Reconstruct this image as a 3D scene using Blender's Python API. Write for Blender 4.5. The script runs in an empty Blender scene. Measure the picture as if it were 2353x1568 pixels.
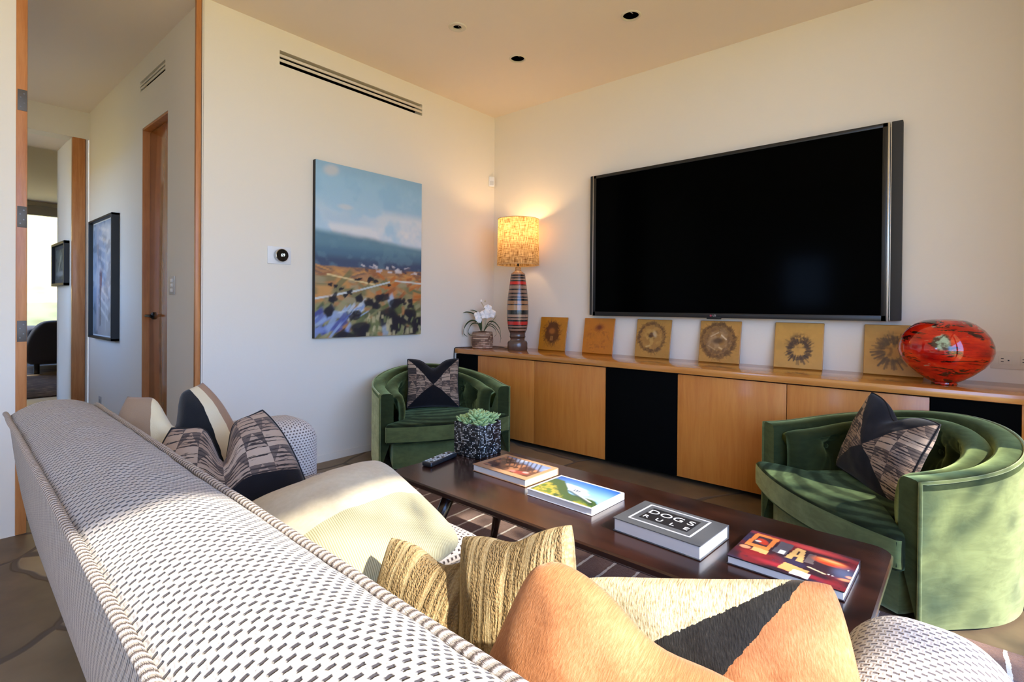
import bpy, bmesh, math, random
import numpy as np
from mathutils import Vector, Matrix, Euler, noise as mnoise
random.seed(7)
rng = np.random.default_rng(11)
PI = math.pi
SC = bpy.context.scene
COL = SC.collection

# ---------------------------------------------------------------- objects
def tag(o, label=None, cat=None, group=None, kind=None):
    if label: o['label'] = label
    if cat: o['category'] = cat
    if group: o['group'] = group
    if kind: o['kind'] = kind
    return o

def thing(name, label, cat, loc=(0, 0, 0), rotz=0.0, group=None):
    o = bpy.data.objects.new(name, None)
    COL.objects.link(o)
    o.empty_display_size = 0.1
    o.location = loc
    o.rotation_euler = (0, 0, rotz)
    return tag(o, label, cat, group)

def link(name, me, mat=None, parent=None):
    o = bpy.data.objects.new(name, me)
    COL.objects.link(o)
    if mat is not None:
        me.materials.append(mat)
    if parent is not None:
        o.parent = parent
    return o

def box_uv(me):
    if me.uv_layers:
        uvl = me.uv_layers[0]
    else:
        uvl = me.uv_layers.new(name='UVMap')
    for p in me.polygons:
        n = p.normal
        a = [abs(n.x), abs(n.y), abs(n.z)]
        k = a.index(max(a))
        for li in p.loop_indices:
            c = me.vertices[me.loops[li].vertex_index].co
            uvl.data[li].uv = ((c.y, c.z), (c.x, c.z), (c.x, c.y))[k]

def from_bm(name, bm, mat=None, parent=None, smooth=False, uv=True, angle=None):
    bmesh.ops.recalc_face_normals(bm, faces=bm.faces[:])
    me = bpy.data.meshes.new(name)
    bm.to_mesh(me)
    bm.free()
    if smooth:
        for p in me.polygons: p.use_smooth = True
        if angle is not None:
            try: me.set_sharp_from_angle(angle=angle)
            except Exception: pass
    if uv: box_uv(me)
    return link(name, me, mat, parent)

def bm_box(bm, x0, x1, y0, y1, z0, z1, bevel=0.0, seg=2, mtx=None):
    r = bmesh.ops.create_cube(bm, size=1.0)
    vs = r['verts']
    for v in vs:
        v.co = Vector((x0 + (v.co.x + .5) * (x1 - x0), y0 + (v.co.y + .5) * (y1 - y0), z0 + (v.co.z + .5) * (z1 - z0)))
    if bevel > 0:
        es = list({e for v in vs for e in v.link_edges})
        rr = bmesh.ops.bevel(bm, geom=es, offset=bevel, segments=seg, profile=.5, affect='EDGES')
        vs = list({v for f in rr['faces'] for v in f.verts} | {v for v in vs if v.is_valid})
    if mtx is not None:
        bmesh.ops.transform(bm, matrix=mtx, verts=vs)
    return vs

def box(name, x0, x1, y0, y1, z0, z1, mat, parent=None, bevel=0.0, seg=2):
    bm = bmesh.new()
    bm_box(bm, x0, x1, y0, y1, z0, z1, bevel, seg)
    return from_bm(name, bm, mat, parent, smooth=bevel > 0, angle=.6)

def grid(name, fn, nu, nv, mat=None, parent=None, wrapu=False, wrapv=False, smooth=True, uvfn=None, cols=None):
    """surface fn(u,v) with u,v in 0..1; uvs are (u,v) or uvfn(u,v)"""
    cu = nu if wrapu else nu + 1
    cv = nv if wrapv else nv + 1
    verts = [fn(i / nu, j / nv) for i in range(cu) for j in range(cv)]
    faces, uvs = [], []
    f = uvfn or (lambda u, v: (u, v))
    for i in range(nu):
        for j in range(nv):
            a, b = (i + 1) % cu if wrapu else i + 1, (j + 1) % cv if wrapv else j + 1
            faces.append((i * cv + j, a * cv + j, a * cv + b, i * cv + b))
            uvs += [f(i / nu, j / nv), f((i + 1) / nu, j / nv), f((i + 1) / nu, (j + 1) / nv), f(i / nu, (j + 1) / nv)]
    me = bpy.data.meshes.new(name)
    me.from_pydata([tuple(v) for v in verts], [], faces)
    l = me.uv_layers.new(name='UVMap')
    l.data.foreach_set('uv', np.array(uvs, dtype=np.float32).ravel())
    if smooth:
        for p in me.polygons: p.use_smooth = True
    if cols is not None:
        at = me.color_attributes.new('Col', 'FLOAT_COLOR', 'POINT')
        at.data.foreach_set('color', cols.astype(np.float32).ravel())
    me.update()
    return link(name, me, mat, parent)

def lathe_bm(bm, prof, seg=48, cx=0, cy=0, cap=True):
    rings = []
    for (r, z) in prof:
        if r < 1e-5:
            rings.append([bm.verts.new((cx, cy, z))])
        else:
            rings.append([bm.verts.new((cx + r * math.cos(2 * PI * k / seg), cy + r * math.sin(2 * PI * k / seg), z)) for k in range(seg)])
    for a, b in zip(rings, rings[1:]):
        for k in range(seg):
            k2 = (k + 1) % seg
            if len(a) == 1 and len(b) == 1: continue
            if len(a) == 1: bm.faces.new((a[0], b[k], b[k2]))
            elif len(b) == 1: bm.faces.new((a[k], a[k2], b[0]))
            else: bm.faces.new((a[k], a[k2], b[k2], b[k]))
    if cap:
        if len(rings[0]) > 1: bm.faces.new(rings[0][::-1])
        if len(rings[-1]) > 1: bm.faces.new(rings[-1])

def lathe(name, prof, mat, parent=None, seg=48, cap=True, loc=(0, 0, 0), angle=.7):
    bm = bmesh.new()
    lathe_bm(bm, prof, seg, cap=cap)
    o = from_bm(name, bm, mat, parent, smooth=True, uv=True, angle=angle)
    o.location = loc
    return o

def tube_bm(bm, pts, rad, seg=8, caps=True):
    pts = [Vector(p) for p in pts]
    n = len(pts)
    rads = rad if isinstance(rad, (list, tuple)) else [rad] * n
    prev = None
    rings = []
    for i, p in enumerate(pts):
        t = (pts[min(i + 1, n - 1)] - pts[max(i - 1, 0)]).normalized()
        if prev is None:
            up = Vector((0, 0, 1)) if abs(t.z) < .9 else Vector((1, 0, 0))
            a = t.cross(up).normalized()
        else:
            a = (prev - t * prev.dot(t)).normalized()
        prev = a
        b = t.cross(a)
        rings.append([bm.verts.new(p + (a * math.cos(2 * PI * k / seg) + b * math.sin(2 * PI * k / seg)) * rads[i]) for k in range(seg)])
    for r0, r1 in zip(rings, rings[1:]):
        for k in range(seg):
            bm.faces.new((r0[k], r0[(k + 1) % seg], r1[(k + 1) % seg], r1[k]))
    if caps:
        bm.faces.new(rings[0][::-1]); bm.faces.new(rings[-1])

def tube(name, pts, rad, mat, parent=None, seg=8):
    bm = bmesh.new()
    tube_bm(bm, pts, rad, seg)
    return from_bm(name, bm, mat, parent, smooth=True)

def spline(pts, n=8):
    P = [Vector(p) for p in pts]
    P = [P[0] * 2 - P[1]] + P + [P[-1] * 2 - P[-2]]
    out = []
    for i in range(1, len(P) - 2):
        for k in range(n):
            t = k / n
            a, b, c, d = P[i - 1], P[i], P[i + 1], P[i + 2]
            out.append(.5 * ((2 * b) + (c - a) * t + (2 * a - 5 * b + 4 * c - d) * t * t + (3 * b - a - 3 * c + d) * t ** 3))
    out.append(P[-2])
    return out

def roundbox(name, x0, x1, y0, y1, z0, z1, r, mat, parent=None, n=14, bulge=(0, 0, 0), warp=None):
    """dense box with rounded edges; bulge swells each axis; warp(p) is a last displacement"""
    h = Vector(((x1 - x0) / 2, (y1 - y0) / 2, (z1 - z0) / 2))
    c = Vector(((x1 + x0) / 2, (y1 + y0) / 2, (z1 + z0) / 2))
    bm = bmesh.new()
    bmesh.ops.create_cube(bm, size=2.0)
    bmesh.ops.subdivide_edges(bm, edges=bm.edges[:], cuts=n - 1, use_grid_fill=True)
    for v in bm.verts:
        q = [math.copysign(1 - (1 - abs(a)) ** 1.6, a) for a in v.co]
        p = Vector((q[0] * h.x, q[1] * h.y, q[2] * h.z))
        inner = Vector((max(-h.x + r, min(h.x - r, p.x)), max(-h.y + r, min(h.y - r, p.y)), max(-h.z + r, min(h.z - r, p.z))))
        d = p - inner
        if d.length > 1e-9: p = inner + d.normalized() * r
        fx, fy, fz = [1 - (a / b) ** 2 for a, b in zip(p, h)]
        p = p + Vector((bulge[0] * fy * fz * p.x / h.x, bulge[1] * fx * fz * p.y / h.y, bulge[2] * fx * fy * p.z / h.z))
        p += c
        if warp: p = warp(p)
        v.co = p
    return from_bm(name, bm, mat, parent, smooth=True)

def cut(o, boxes=(), cyls=()):
    """open holes in a wall or ceiling mesh"""
    bm = bmesh.new()
    for b in boxes: bm_box(bm, *b)
    for (x, y, z0, z1, r) in cyls:
        lathe_bm(bm, [(r, z0), (r, z1)], 40, x, y)
    bmesh.ops.recalc_face_normals(bm, faces=bm.faces[:])
    me = bpy.data.meshes.new('cutter'); bm.to_mesh(me); bm.free()
    c = bpy.data.objects.new('cutter', me); COL.objects.link(c)
    m = o.modifiers.new('cut', 'BOOLEAN'); m.object = c; m.operation = 'DIFFERENCE'; m.solver = 'EXACT'
    dg = bpy.context.evaluated_depsgraph_get()
    new = bpy.data.meshes.new_from_object(o.evaluated_get(dg))
    o.modifiers.remove(m)
    old = o.data; o.data = new
    new.name = o.name
    bpy.data.meshes.remove(old)
    bpy.data.objects.remove(c); bpy.data.meshes.remove(me)
    box_uv(new)

def text(name, s, size, mat, parent, loc, rot, extrude=.0006, xs=1.0, align='CENTER'):
    cu = bpy.data.curves.new(name, 'FONT')
    cu.body = s; cu.size = size; cu.extrude = extrude; cu.align_x = align; cu.align_y = 'CENTER'
    t = bpy.data.objects.new(name, cu); COL.objects.link(t)
    dg = bpy.context.evaluated_depsgraph_get()
    me = bpy.data.meshes.new_from_object(t.evaluated_get(dg))
    bpy.data.objects.remove(t)
    bpy.data.curves.remove(cu)
    me.name = name
    me.materials.clear()
    o = link(name, me, mat, parent)
    o.location = loc; o.rotation_euler = rot; o.scale = (xs, 1, 1)
    return o

def copy_tree(o, parent=None):
    c = o.copy(); COL.objects.link(c)
    if parent is not None: c.parent = parent
    for ch in list(o.children): copy_tree(ch, c)
    return c

# ---------------------------------------------------------------- colour and nodes
def lin(c):
    c = c / 255.0
    return c / 12.92 if c <= .04045 else ((c + .055) / 1.055) ** 2.4
def rgb(r, g, b): return (lin(r), lin(g), lin(b), 1.0)
def hx(s): s = s.lstrip('#'); return rgb(int(s[0:2], 16), int(s[2:4], 16), int(s[4:6], 16))

class V:
    """float socket with operators"""
    def __init__(s, m, k): s.m, s.k = m, k
    def _b(s, op, o, rev=False):
        a, b = (o, s) if rev else (s, o)
        return s.m.math(op, a, b)
    def __add__(s, o): return s._b('ADD', o)
    __radd__ = __add__
    def __mul__(s, o): return s._b('MULTIPLY', o)
    __rmul__ = __mul__
    def __sub__(s, o): return s._b('SUBTRACT', o)
    def __rsub__(s, o): return s._b('SUBTRACT', o, True)
    def __truediv__(s, o): return s._b('DIVIDE', o)
    def __gt__(s, o): return s._b('GREATER_THAN', o)
    def __lt__(s, o): return s._b('LESS_THAN', o)
    def mod(s, o): return s._b('FLOORED_MODULO', o)
    def floor(s): return s.m.math('FLOOR', s)
    def frac(s): return s.m.math('FRACT', s)
    def abs(s): return s.m.math('ABSOLUTE', s)
    def max(s, o): return s._b('MAXIMUM', o)
    def min(s, o): return s._b('MINIMUM', o)
    def sin(s): return s.m.math('SINE', s)
    def pow(s, o): return s._b('POWER', o)

class Mat:
    def __init__(s, name):
        s.mat = bpy.data.materials.new(name)
        s.mat.use_nodes = True
        s.nt = s.mat.node_tree
        s.bsdf = s.nt.nodes['Principled BSDF']
        s.out = s.nt.nodes['Material Output']
    def node(s, t, **kw):
        n = s.nt.nodes.new(t)
        for k, v in kw.items(): setattr(n, k, v)
        return n
    def put(s, sock, val):
        if isinstance(val, V): s.nt.links.new(val.k, sock)
        elif isinstance(val, bpy.types.NodeSocket): s.nt.links.new(val, sock)
        else: sock.default_value = val
    def math(s, op, a, b=None, c=None):
        n = s.node('ShaderNodeMath', operation=op)
        s.put(n.inputs[0], a)
        if b is not None: s.put(n.inputs[1], b)
        return V(s, n.outputs[0])
    def coord(s, kind='UV'):
        n = s.node('ShaderNodeTexCoord')
        return n.outputs[kind]
    def xyz(s, vec):
        n = s.node('ShaderNodeSeparateXYZ'); s.put(n.inputs[0], vec)
        return [V(s, n.outputs[i]) for i in range(3)]
    def vec(s, x, y, z=0.0):
        n = s.node('ShaderNodeCombineXYZ')
        for i, a in enumerate((x, y, z)): s.put(n.inputs[i], a)
        return n.outputs[0]
    def scale(s, vec, sc, rot=(0, 0, 0)):
        n = s.node('ShaderNodeMapping'); s.put(n.inputs[0], vec)
        n.inputs['Scale'].default_value = sc if isinstance(sc, tuple) else (sc,) * 3
        n.inputs['Rotation'].default_value = rot
        return n.outputs[0]
    def noise(s, vec, scale=5.0, detail=3.0, rough=.55, dist=0.0):
        n = s.node('ShaderNodeTexNoise'); s.put(n.inputs['Vector'], vec)
        n.inputs['Scale'].default_value = scale; n.inputs['Detail'].default_value = detail
        n.inputs['Roughness'].default_value = rough; n.inputs['Distortion'].default_value = dist
        return V(s, n.outputs[0])
    def voronoi(s, vec, scale=5.0, feature='F1', out='Distance', rand=1.0):
        n = s.node('ShaderNodeTexVoronoi', feature=feature); s.put(n.inputs['Vector'], vec)
        n.inputs['Scale'].default_value = scale; n.inputs['Randomness'].default_value = rand
        k = n.outputs[out]
        return V(s, k) if out == 'Distance' else k
    def white(s, vec):
        n = s.node('ShaderNodeTexWhiteNoise', noise_dimensions='2D'); s.put(n.inputs['Vector'], vec)
        return V(s, n.outputs['Value'])
    def mix(s, f, a, b):
        n = s.node('ShaderNodeMix', data_type='RGBA')
        s.put(n.inputs['Factor'], f)
        s.put(n.inputs['A'] if False else n.inputs[6], a); s.put(n.inputs[7], b)
        return n.outputs[2]
    def ramp(s, f, stops, interp='LINEAR'):
        n = s.node('ShaderNodeValToRGB'); s.put(n.inputs[0], f)
        cr = n.color_ramp; cr.interpolation = interp
        while len(cr.elements) < len(stops): cr.elements.new(.5)
        for e, (p, c) in zip(cr.elements, stops): e.position = p; e.color = c
        return n.outputs[0]
    def smooth(s, f, a, b):
        n = s.node('ShaderNodeMapRange', interpolation_type='SMOOTHSTEP'); s.put(n.inputs[0], f)
        n.inputs[1].default_value = a; n.inputs[2].default_value = b
        return V(s, n.outputs[0])
    def attr(s, name='Col'):
        n = s.node('ShaderNodeAttribute', attribute_name=name); return n.outputs['Color']
    def bump(s, h, strength=.3, dist=.01):
        n = s.node('ShaderNodeBump'); s.put(n.inputs['Height'], h)
        n.inputs['Strength'].default_value = strength; n.inputs['Distance'].default_value = dist
        s.nt.links.new(n.outputs[0], s.bsdf.inputs['Normal'])
        return s
    def set(s, base=None, rough=None, metal=None, spec=None, coat=None, sheen=None, sheen_tint=None, sheen_rough=None, emit=None, emit_s=None, ior=None, trans=None, coat_rough=None, subs=None):
        I = s.bsdf.inputs
        for k, v in (('Base Color', base), ('Roughness', rough), ('Metallic', metal), ('Specular IOR Level', spec), ('Coat Weight', coat), ('Coat Roughness', coat_rough), ('Sheen Weight', sheen), ('Sheen Tint', sheen_tint), ('Sheen Roughness', sheen_rough), ('Emission Color', emit), ('Emission Strength', emit_s), ('IOR', ior), ('Transmission Weight', trans)):
            if v is not None: s.put(I[k], v)
        return s

def plain(name, base, rough=.6, **kw):
    return Mat(name).set(base=base, rough=rough, **kw).mat

# ---------------------------------------------------------------- painted pictures (flat art on canvas or paper)
def cvs(w, h, c): return np.ones((h, w, 3)) * np.array(c[:3])
def fbm(w, h, sc, seed, oct=4):
    out = np.zeros((h, w)); amp = 1; tot = 0
    r = np.random.default_rng(seed)
    for o in range(oct):
        n = max(2, int(sc * 2 ** o))
        nh = max(2, int(n * h / w) + 1)
        g = r.random((nh + 1, n + 1))
        x = np.linspace(0, n - 1e-6, w); y = np.linspace(0, nh - 1e-6, h)
        xi, yi = x.astype(int), y.astype(int)
        fx, fy = x - xi, y - yi
        fx = fx * fx * (3 - 2 * fx); fy = fy * fy * (3 - 2 * fy)
        A = g[np.ix_(yi, xi)] * (1 - fx) + g[np.ix_(yi, xi + 1)] * fx
        B = g[np.ix_(yi + 1, xi)] * (1 - fx) + g[np.ix_(yi + 1, xi + 1)] * fx
        out += amp * (A * (1 - fy)[:, None] + B * fy[:, None]); tot += amp; amp *= .5
    return out / tot
def xy(a):
    h, w = a.shape[:2]
    return np.meshgrid((np.arange(w) + .5) / w, 1 - (np.arange(h) + .5) / h)   # y up
def over(a, mask, c):
    m = np.clip(mask, 0, 1)[..., None]
    a[:] = a * (1 - m) + np.array(c[:3]) * m
def sstep(x, a, b):
    t = np.clip((x - a) / (b - a), 0, 1); return t * t * (3 - 2 * t)
def dab(a, cx, cy, rx, ry, ang, c, soft=.25, op=1.0, square=False):
    X, Y = xy(a)
    ca, sa = math.cos(ang), math.sin(ang)
    u = ((X - cx) * ca + (Y - cy) * sa) / rx; v = (-(X - cx) * sa + (Y - cy) * ca) / ry
    d = np.maximum(abs(u), abs(v)) if square else np.sqrt(u * u + v * v)
    over(a, (1 - sstep(d, 1 - soft, 1 + soft)) * op, c)
def poly(a, pts, c, op=1.0):
    X, Y = xy(a); ins = np.zeros(X.shape, bool); n = len(pts)
    for i in range(n):
        x0, y0 = pts[i]; x1, y1 = pts[(i + 1) % n]
        cond = ((y0 > Y) != (y1 > Y)) & (X < (x1 - x0) * (Y - y0) / (y1 - y0 + 1e-12) + x0)
        ins ^= cond
    over(a, ins * op, c)
def line(a, p, q, wd, c, op=1.0):
    X, Y = xy(a); p = np.array(p); q = np.array(q); d = q - p
    t = np.clip(((X - p[0]) * d[0] + (Y - p[1]) * d[1]) / (d @ d), 0, 1)
    dist = np.hypot(X - p[0] - t * d[0], Y - p[1] - t * d[1])
    over(a, (1 - sstep(dist, wd * .6, wd * 1.4)) * op, c)

def picture(name, art, fn, mat, parent=None):
    """colours one small flat patch per sample; fn(u,v) gives the point, v up"""
    h, w = art.shape[:2]
    A = art[::-1]                                       # row 0 at the bottom
    cols = np.ones((w, h, 4)); cols[..., :3] = np.transpose(A, (1, 0, 2))
    return grid(name, fn, w - 1, h - 1, mat, parent, cols=cols.reshape(-1, 4))
SKY, SUN, SUN_AZ, SUN_EL, EXPO, LAMP = 4.6, 7.0, -3.0, 38.0, 0.85, 3.6
# ---------------------------------------------------------------- materials
MT = {}
def wallmat(name, c):
    m = Mat(name); ob = m.coord('Object')
    n = m.noise(ob, 60, 3); n2 = m.noise(ob, 1.3, 2)
    m.set(base=m.mix(n2 * .5, c, tuple(x * .95 for x in c[:3]) + (1,)), rough=.85, spec=.2)
    m.bump(n, .12, .004); return m.mat
MT['wall'] = wallmat('plaster wall', rgb(237, 229, 213))
MT['ceil'] = wallmat('ceiling paint', rgb(242, 228, 214))

def wood(name, c1, c2, axis='z', rough=.35, coat=.2, sc=1.0, contrast=1.0, blotch=True):
    m = Mat(name); ob = m.coord('Object')
    s = {'x': (.7, 9, 9), 'y': (9, .7, 9), 'z': (9, 9, .7)}[axis]
    st = m.scale(ob, tuple(k * sc for k in s))
    g = m.noise(st, 3.2, 6, .62, .6)
    fine = m.noise(m.scale(ob, tuple(k * sc * 5 for k in s)), 4, 3, .6)
    f = m.smooth(g * .75 + fine * .25, .5 - .22 / contrast, .5 + .22 / contrast)
    base = m.mix(f, c1, c2)
    if blotch:
        b = m.noise(ob, 2.2, 2)
        base = m.mix(m.smooth(b, .35, .75) * .35, base, c1)
    m.set(base=base, rough=rough, coat=coat, coat_rough=.12)
    m.bump(fine, .05, .001); return m.mat
MT['maple'] = wood('figured maple veneer', rgb(212, 146, 74), rgb(186, 112, 44), 'x', .14, .5, 1.0, .8)
MT['maple_v'] = wood('maple door veneer', rgb(214, 142, 62), rgb(190, 108, 38), 'z', .34, .2, .9, .8)
MT['fir'] = wood('fir jamb', rgb(202, 136, 78), rgb(170, 100, 46), 'z', .4, .15, 1.2)
MT['fir_door'] = wood('varnished fir door', rgb(186, 116, 62), rgb(140, 78, 36), 'z', .12, .6, 1.0)
MT['espresso'] = wood('dark espresso wood', rgb(54, 28, 20), rgb(30, 15, 11), 'x', .24, .4, 1.1)
MT['black_panel'] = plain('black speaker cloth', rgb(7, 7, 7), .95, spec=.05)
MT['black'] = plain('satin black', rgb(16, 16, 17), .45)
MT['black_hole'] = plain('black void lining', rgb(6, 6, 6), 1.0, spec=0.0)
MT['bronze'] = plain('dark bronze metal', rgb(44, 38, 34), .38, metal=.8)
MT['iron'] = plain('aged hinge iron', rgb(92, 86, 80), .5, metal=.3)
MT['white'] = plain('white plastic', rgb(232, 232, 230), .45)
MT['offwhite'] = plain('warm white plastic', rgb(222, 212, 194), .5)
MT['silver'] = plain('brushed silver', rgb(200, 198, 192), .3, metal=.9)
MT['chrome'] = plain('polished steel ring', rgb(190, 190, 190), .12, metal=1.0)
MT['paper'] = plain('book page edges', rgb(228, 226, 222), .8)
MT['tvglass'] = plain('tv glass', rgb(2, 2, 2), .12, spec=.018)
MT['grille'] = plain('charcoal speaker grille', rgb(58, 58, 56), .7, spec=.3)
MT['cord'] = plain('black cord', rgb(20, 18, 18), .6)
MT['navy'] = plain('navy upholstery', rgb(48, 50, 66), .85, sheen=.4, sheen_rough=.4)
MT['glow_digits'] = plain('lit digits', rgb(210, 230, 240), .5, emit=rgb(215, 235, 245), emit_s=1.2)
MT['letter'] = plain('silver lettering', rgb(214, 214, 218), .45)
MT['red_dot'] = plain('maroon dot', rgb(170, 60, 80), .5)

# floor: irregular flagstone, dusty tan-grey
m = Mat('flagstone'); ob = m.coord('Object')
wob = m.noise(ob, 1.4, 2)
x, y, z = m.xyz(ob)
p = m.vec(x + (wob - .5) * .35, y + (m.noise(ob, 1.9, 2) - .5) * .35, 0.0)
e = m.voronoi(p, 1.25, 'DISTANCE_TO_EDGE')
cell = m.voronoi(p, 1.25, 'F1', 'Color')
cx, cy, cz = m.xyz(cell)
n = m.noise(ob, 7, 5)
stone = m.ramp(cx * .5 + n * .5, [(.2, rgb(98, 82, 62)), (.5, rgb(126, 106, 80)), (.8, rgb(146, 126, 98))])
gro = m.smooth(e, .008, .02)
m.set(base=m.mix(gro, rgb(98, 86, 74), stone), rough=m.mix(gro, (.9,) * 4, (.5,) * 4), spec=.35)
m.bump(gro * 1.0 + n * .25, .4, .01); MT['stone'] = m.mat

# rug: brown with thin wavy cream lines running across
m = Mat('striped rug'); ob = m.coord('Object'); x, y, z = m.xyz(ob)
w = m.noise(m.vec(x * .6, y * 2.2, 0), 3, 3)
xs = x + (w - .5) * .02
t = (xs / .105).frac()
row = (xs / .105).floor()
brk = m.noise(m.vec(row * 7.3, y * 1.6, 0), 2.0, 1)
th = .022 + m.noise(m.vec(x * 9, y * 30, 0), 2, 1) * .06
ln = ((t - .5).abs() < th) * (brk > .30)
pile = m.noise(ob, 220, 2); big = m.noise(m.vec(x * 3, y * .8, 0), 4, 3)
br = m.ramp(big * .6 + pile * .4, [(.25, rgb(84, 58, 44)), (.5, rgb(112, 80, 62)), (.75, rgb(134, 102, 82))])
m.set(base=m.mix(ln, br, rgb(206, 196, 182)), rough=.95, spec=.1, sheen=.15)
m.bump(pile, .5, .006); MT['rug'] = m.mat

# sofa weave: pale basket weave with dark offset dashes (uv in metres)
def weave(name, light, dark, pu=.0165, pv=.0094, du=.47, dv=.40, bmp=1.0):
    m = Mat(name); u, v, _ = m.xyz(m.coord('UV'))
    j = m.noise(m.vec(u, v, 0), 160, 1)
    row = (v / pv).floor()
    uu = (u / pu + row * .5 + (j - .5) * .22).frac()
    vv = (v / pv + (m.noise(m.vec(u + 3.1, v, 0), 160, 1) - .5) * .25).frac()
    du_ = (uu - .5).abs() * 2; dv_ = (vv - .5).abs() * 2
    dash = (1 - m.smooth(du_, du - .12, du + .12)) * (1 - m.smooth(dv_, dv - .14, dv + .2))
    fib = m.noise(m.vec(u * 1.0, v * 4, 0), 420, 2)
    lt = m.mix(fib * .5, light, tuple(c * .82 for c in light[:3]) + (1,))
    m.set(base=m.mix(dash, lt, dark), rough=.92, spec=.15, sheen=.2, sheen_rough=.5)
    m.bump((1 - dash) * ((1 - du_ * du_ * .5) * .8 + fib * .3), bmp, .007)
    return m.mat
MT['weave'] = weave('sofa basket weave', rgb(206, 197, 187), rgb(60, 54, 56))
MT['weave_arm'] = weave('sofa arm weave', rgb(206, 196, 186), rgb(96, 84, 80), .0125, .0098, .52, .42, .45)
MT['weave_open'] = weave('seat weave', rgb(208, 195, 183), rgb(66, 54, 50), .0135, .0125, .46, .46)
m = Mat('twisted cord'); u, v, _ = m.xyz(m.coord('UV'))
s = (u / .0125 + v * 2.0 + m.noise(m.vec(u, v, 0), 60, 1) * .5).frac()
m.set(base=m.mix(m.smooth((s - .5).abs() * 2, .42, .85), rgb(222, 212, 202), rgb(118, 106, 100)), rough=.9, spec=.15)
m.bump(1 - (s - .5).abs() * 2, .8, .004); MT['piping'] = m.mat

# velvet: one cloth in lit and shaded copies, light painted into the base colours
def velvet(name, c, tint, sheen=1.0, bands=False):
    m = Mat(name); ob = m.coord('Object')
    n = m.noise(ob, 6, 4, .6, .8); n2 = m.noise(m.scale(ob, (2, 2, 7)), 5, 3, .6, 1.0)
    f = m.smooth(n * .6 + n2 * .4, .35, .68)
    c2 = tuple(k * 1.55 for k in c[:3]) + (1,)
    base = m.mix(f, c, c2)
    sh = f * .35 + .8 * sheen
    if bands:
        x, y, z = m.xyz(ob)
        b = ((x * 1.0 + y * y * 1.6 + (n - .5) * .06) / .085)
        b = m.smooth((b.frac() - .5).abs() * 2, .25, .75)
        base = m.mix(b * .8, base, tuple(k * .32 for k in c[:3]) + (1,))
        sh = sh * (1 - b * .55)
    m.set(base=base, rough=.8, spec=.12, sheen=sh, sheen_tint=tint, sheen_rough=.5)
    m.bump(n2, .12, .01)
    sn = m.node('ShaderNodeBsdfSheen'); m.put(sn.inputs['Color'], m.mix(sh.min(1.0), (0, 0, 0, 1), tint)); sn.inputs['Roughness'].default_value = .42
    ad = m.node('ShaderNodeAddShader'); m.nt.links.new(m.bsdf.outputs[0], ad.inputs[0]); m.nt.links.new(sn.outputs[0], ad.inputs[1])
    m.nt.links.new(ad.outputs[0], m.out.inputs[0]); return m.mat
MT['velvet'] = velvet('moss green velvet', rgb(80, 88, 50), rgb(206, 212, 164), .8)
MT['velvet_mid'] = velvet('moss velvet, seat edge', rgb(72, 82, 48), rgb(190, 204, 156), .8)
MT['velvet_in'] = velvet('moss velvet, nap laid dark', rgb(32, 40, 19), rgb(168, 186, 122), .55)  # darker copy of the same velvet, standing in for shade inside the chair
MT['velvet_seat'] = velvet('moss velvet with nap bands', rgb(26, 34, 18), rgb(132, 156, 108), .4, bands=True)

# kilim pillow: black triangles above and below, patterned triangles at the sides
def kilim(name, split=True, orient=0):
    m = Mat(name); u, v, _ = m.xyz(m.coord('UV'))
    wob = m.noise(m.vec(u, v, 0), 14, 2)
    uu, vv = u + (wob - .5) * .012, v + (m.noise(m.vec(u + 5, v, 0), 14, 2) - .5) * .012
    nc = 6.0
    cu, cv = (uu * nc).floor(), (vv * nc * 1.25).floor()
    fu, fv = (uu * nc).frac(), (vv * nc * 1.25).frac()
    par = ((cu + cv) * .5).frac() > .25
    rnd = m.white(m.vec(cu, cv, 0))
    tri = ((fu - .5).abs() * 2) < (1 - fv)
    stripe = (((vv * nc * 1.25) * 4.0 + m.noise(m.vec(u * 3, v * 30, 0), 3, 2) * 1.4).frac() > .58) * (m.noise(m.vec(cu * 3.1 + u * 5, vv * 40, 1), 2, 1) > .36)
    tan = m.mix(rnd, rgb(172, 148, 126), rgb(140, 116, 98))
    dk = m.mix(rnd, rgb(72, 62, 56), rgb(104, 88, 78))
    a = m.mix(stripe * ((fv - .5).abs() < .16 + rnd * .3), tan, rgb(50, 42, 38))
    b = m.mix(tri * (rnd > .25), m.mix(stripe * .7, dk, rgb(40, 34, 32)), m.mix(stripe, tan, rgb(58, 48, 44)))
    pat = m.mix(par, a, b)
    if split == 'x':
        blk = ((vv - .5).abs() > (uu - .5).abs())
    elif split == 'half':
        blk = vv < .46
    else:
        blk = ((vv - .5) > (uu - .48).abs()) + ((vv - .5) * -1 > (uu - .58).abs())
    f = m.noise(m.vec(u, v, 0), 240, 2)
    m.set(base=m.mix(blk, pat, rgb(22, 20, 23)), rough=.9, spec=.12, sheen=.15)
    m.bump(stripe * .4 + f * .6, .35, .003); return m.mat
MT['kilim_x'] = kilim('kilim crossed', 'x')
MT['kilim_half'] = kilim('kilim over black', 'half')

# patch pillow: tan, cream and black bands
m = Mat('patch bands'); u, v, _ = m.xyz(m.coord('UV'))
f = m.noise(m.vec(u, v, 0), 120, 3)
w = u + (m.noise(m.vec(u, v, 0), 6, 2) - .5) * .03
c = m.mix(w > .30, rgb(146, 120, 94), rgb(214, 198, 160))
c = m.mix(w > .50, c, rgb(24, 25, 27))
c = m.mix(w > .78, c, rgb(206, 190, 156))
c = m.mix(w > .90, c, rgb(150, 118, 92))
m.set(base=c, rough=.92, spec=.12, sheen=.2); m.bump(f, .25, .004); MT['patch'] = m.mat

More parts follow.
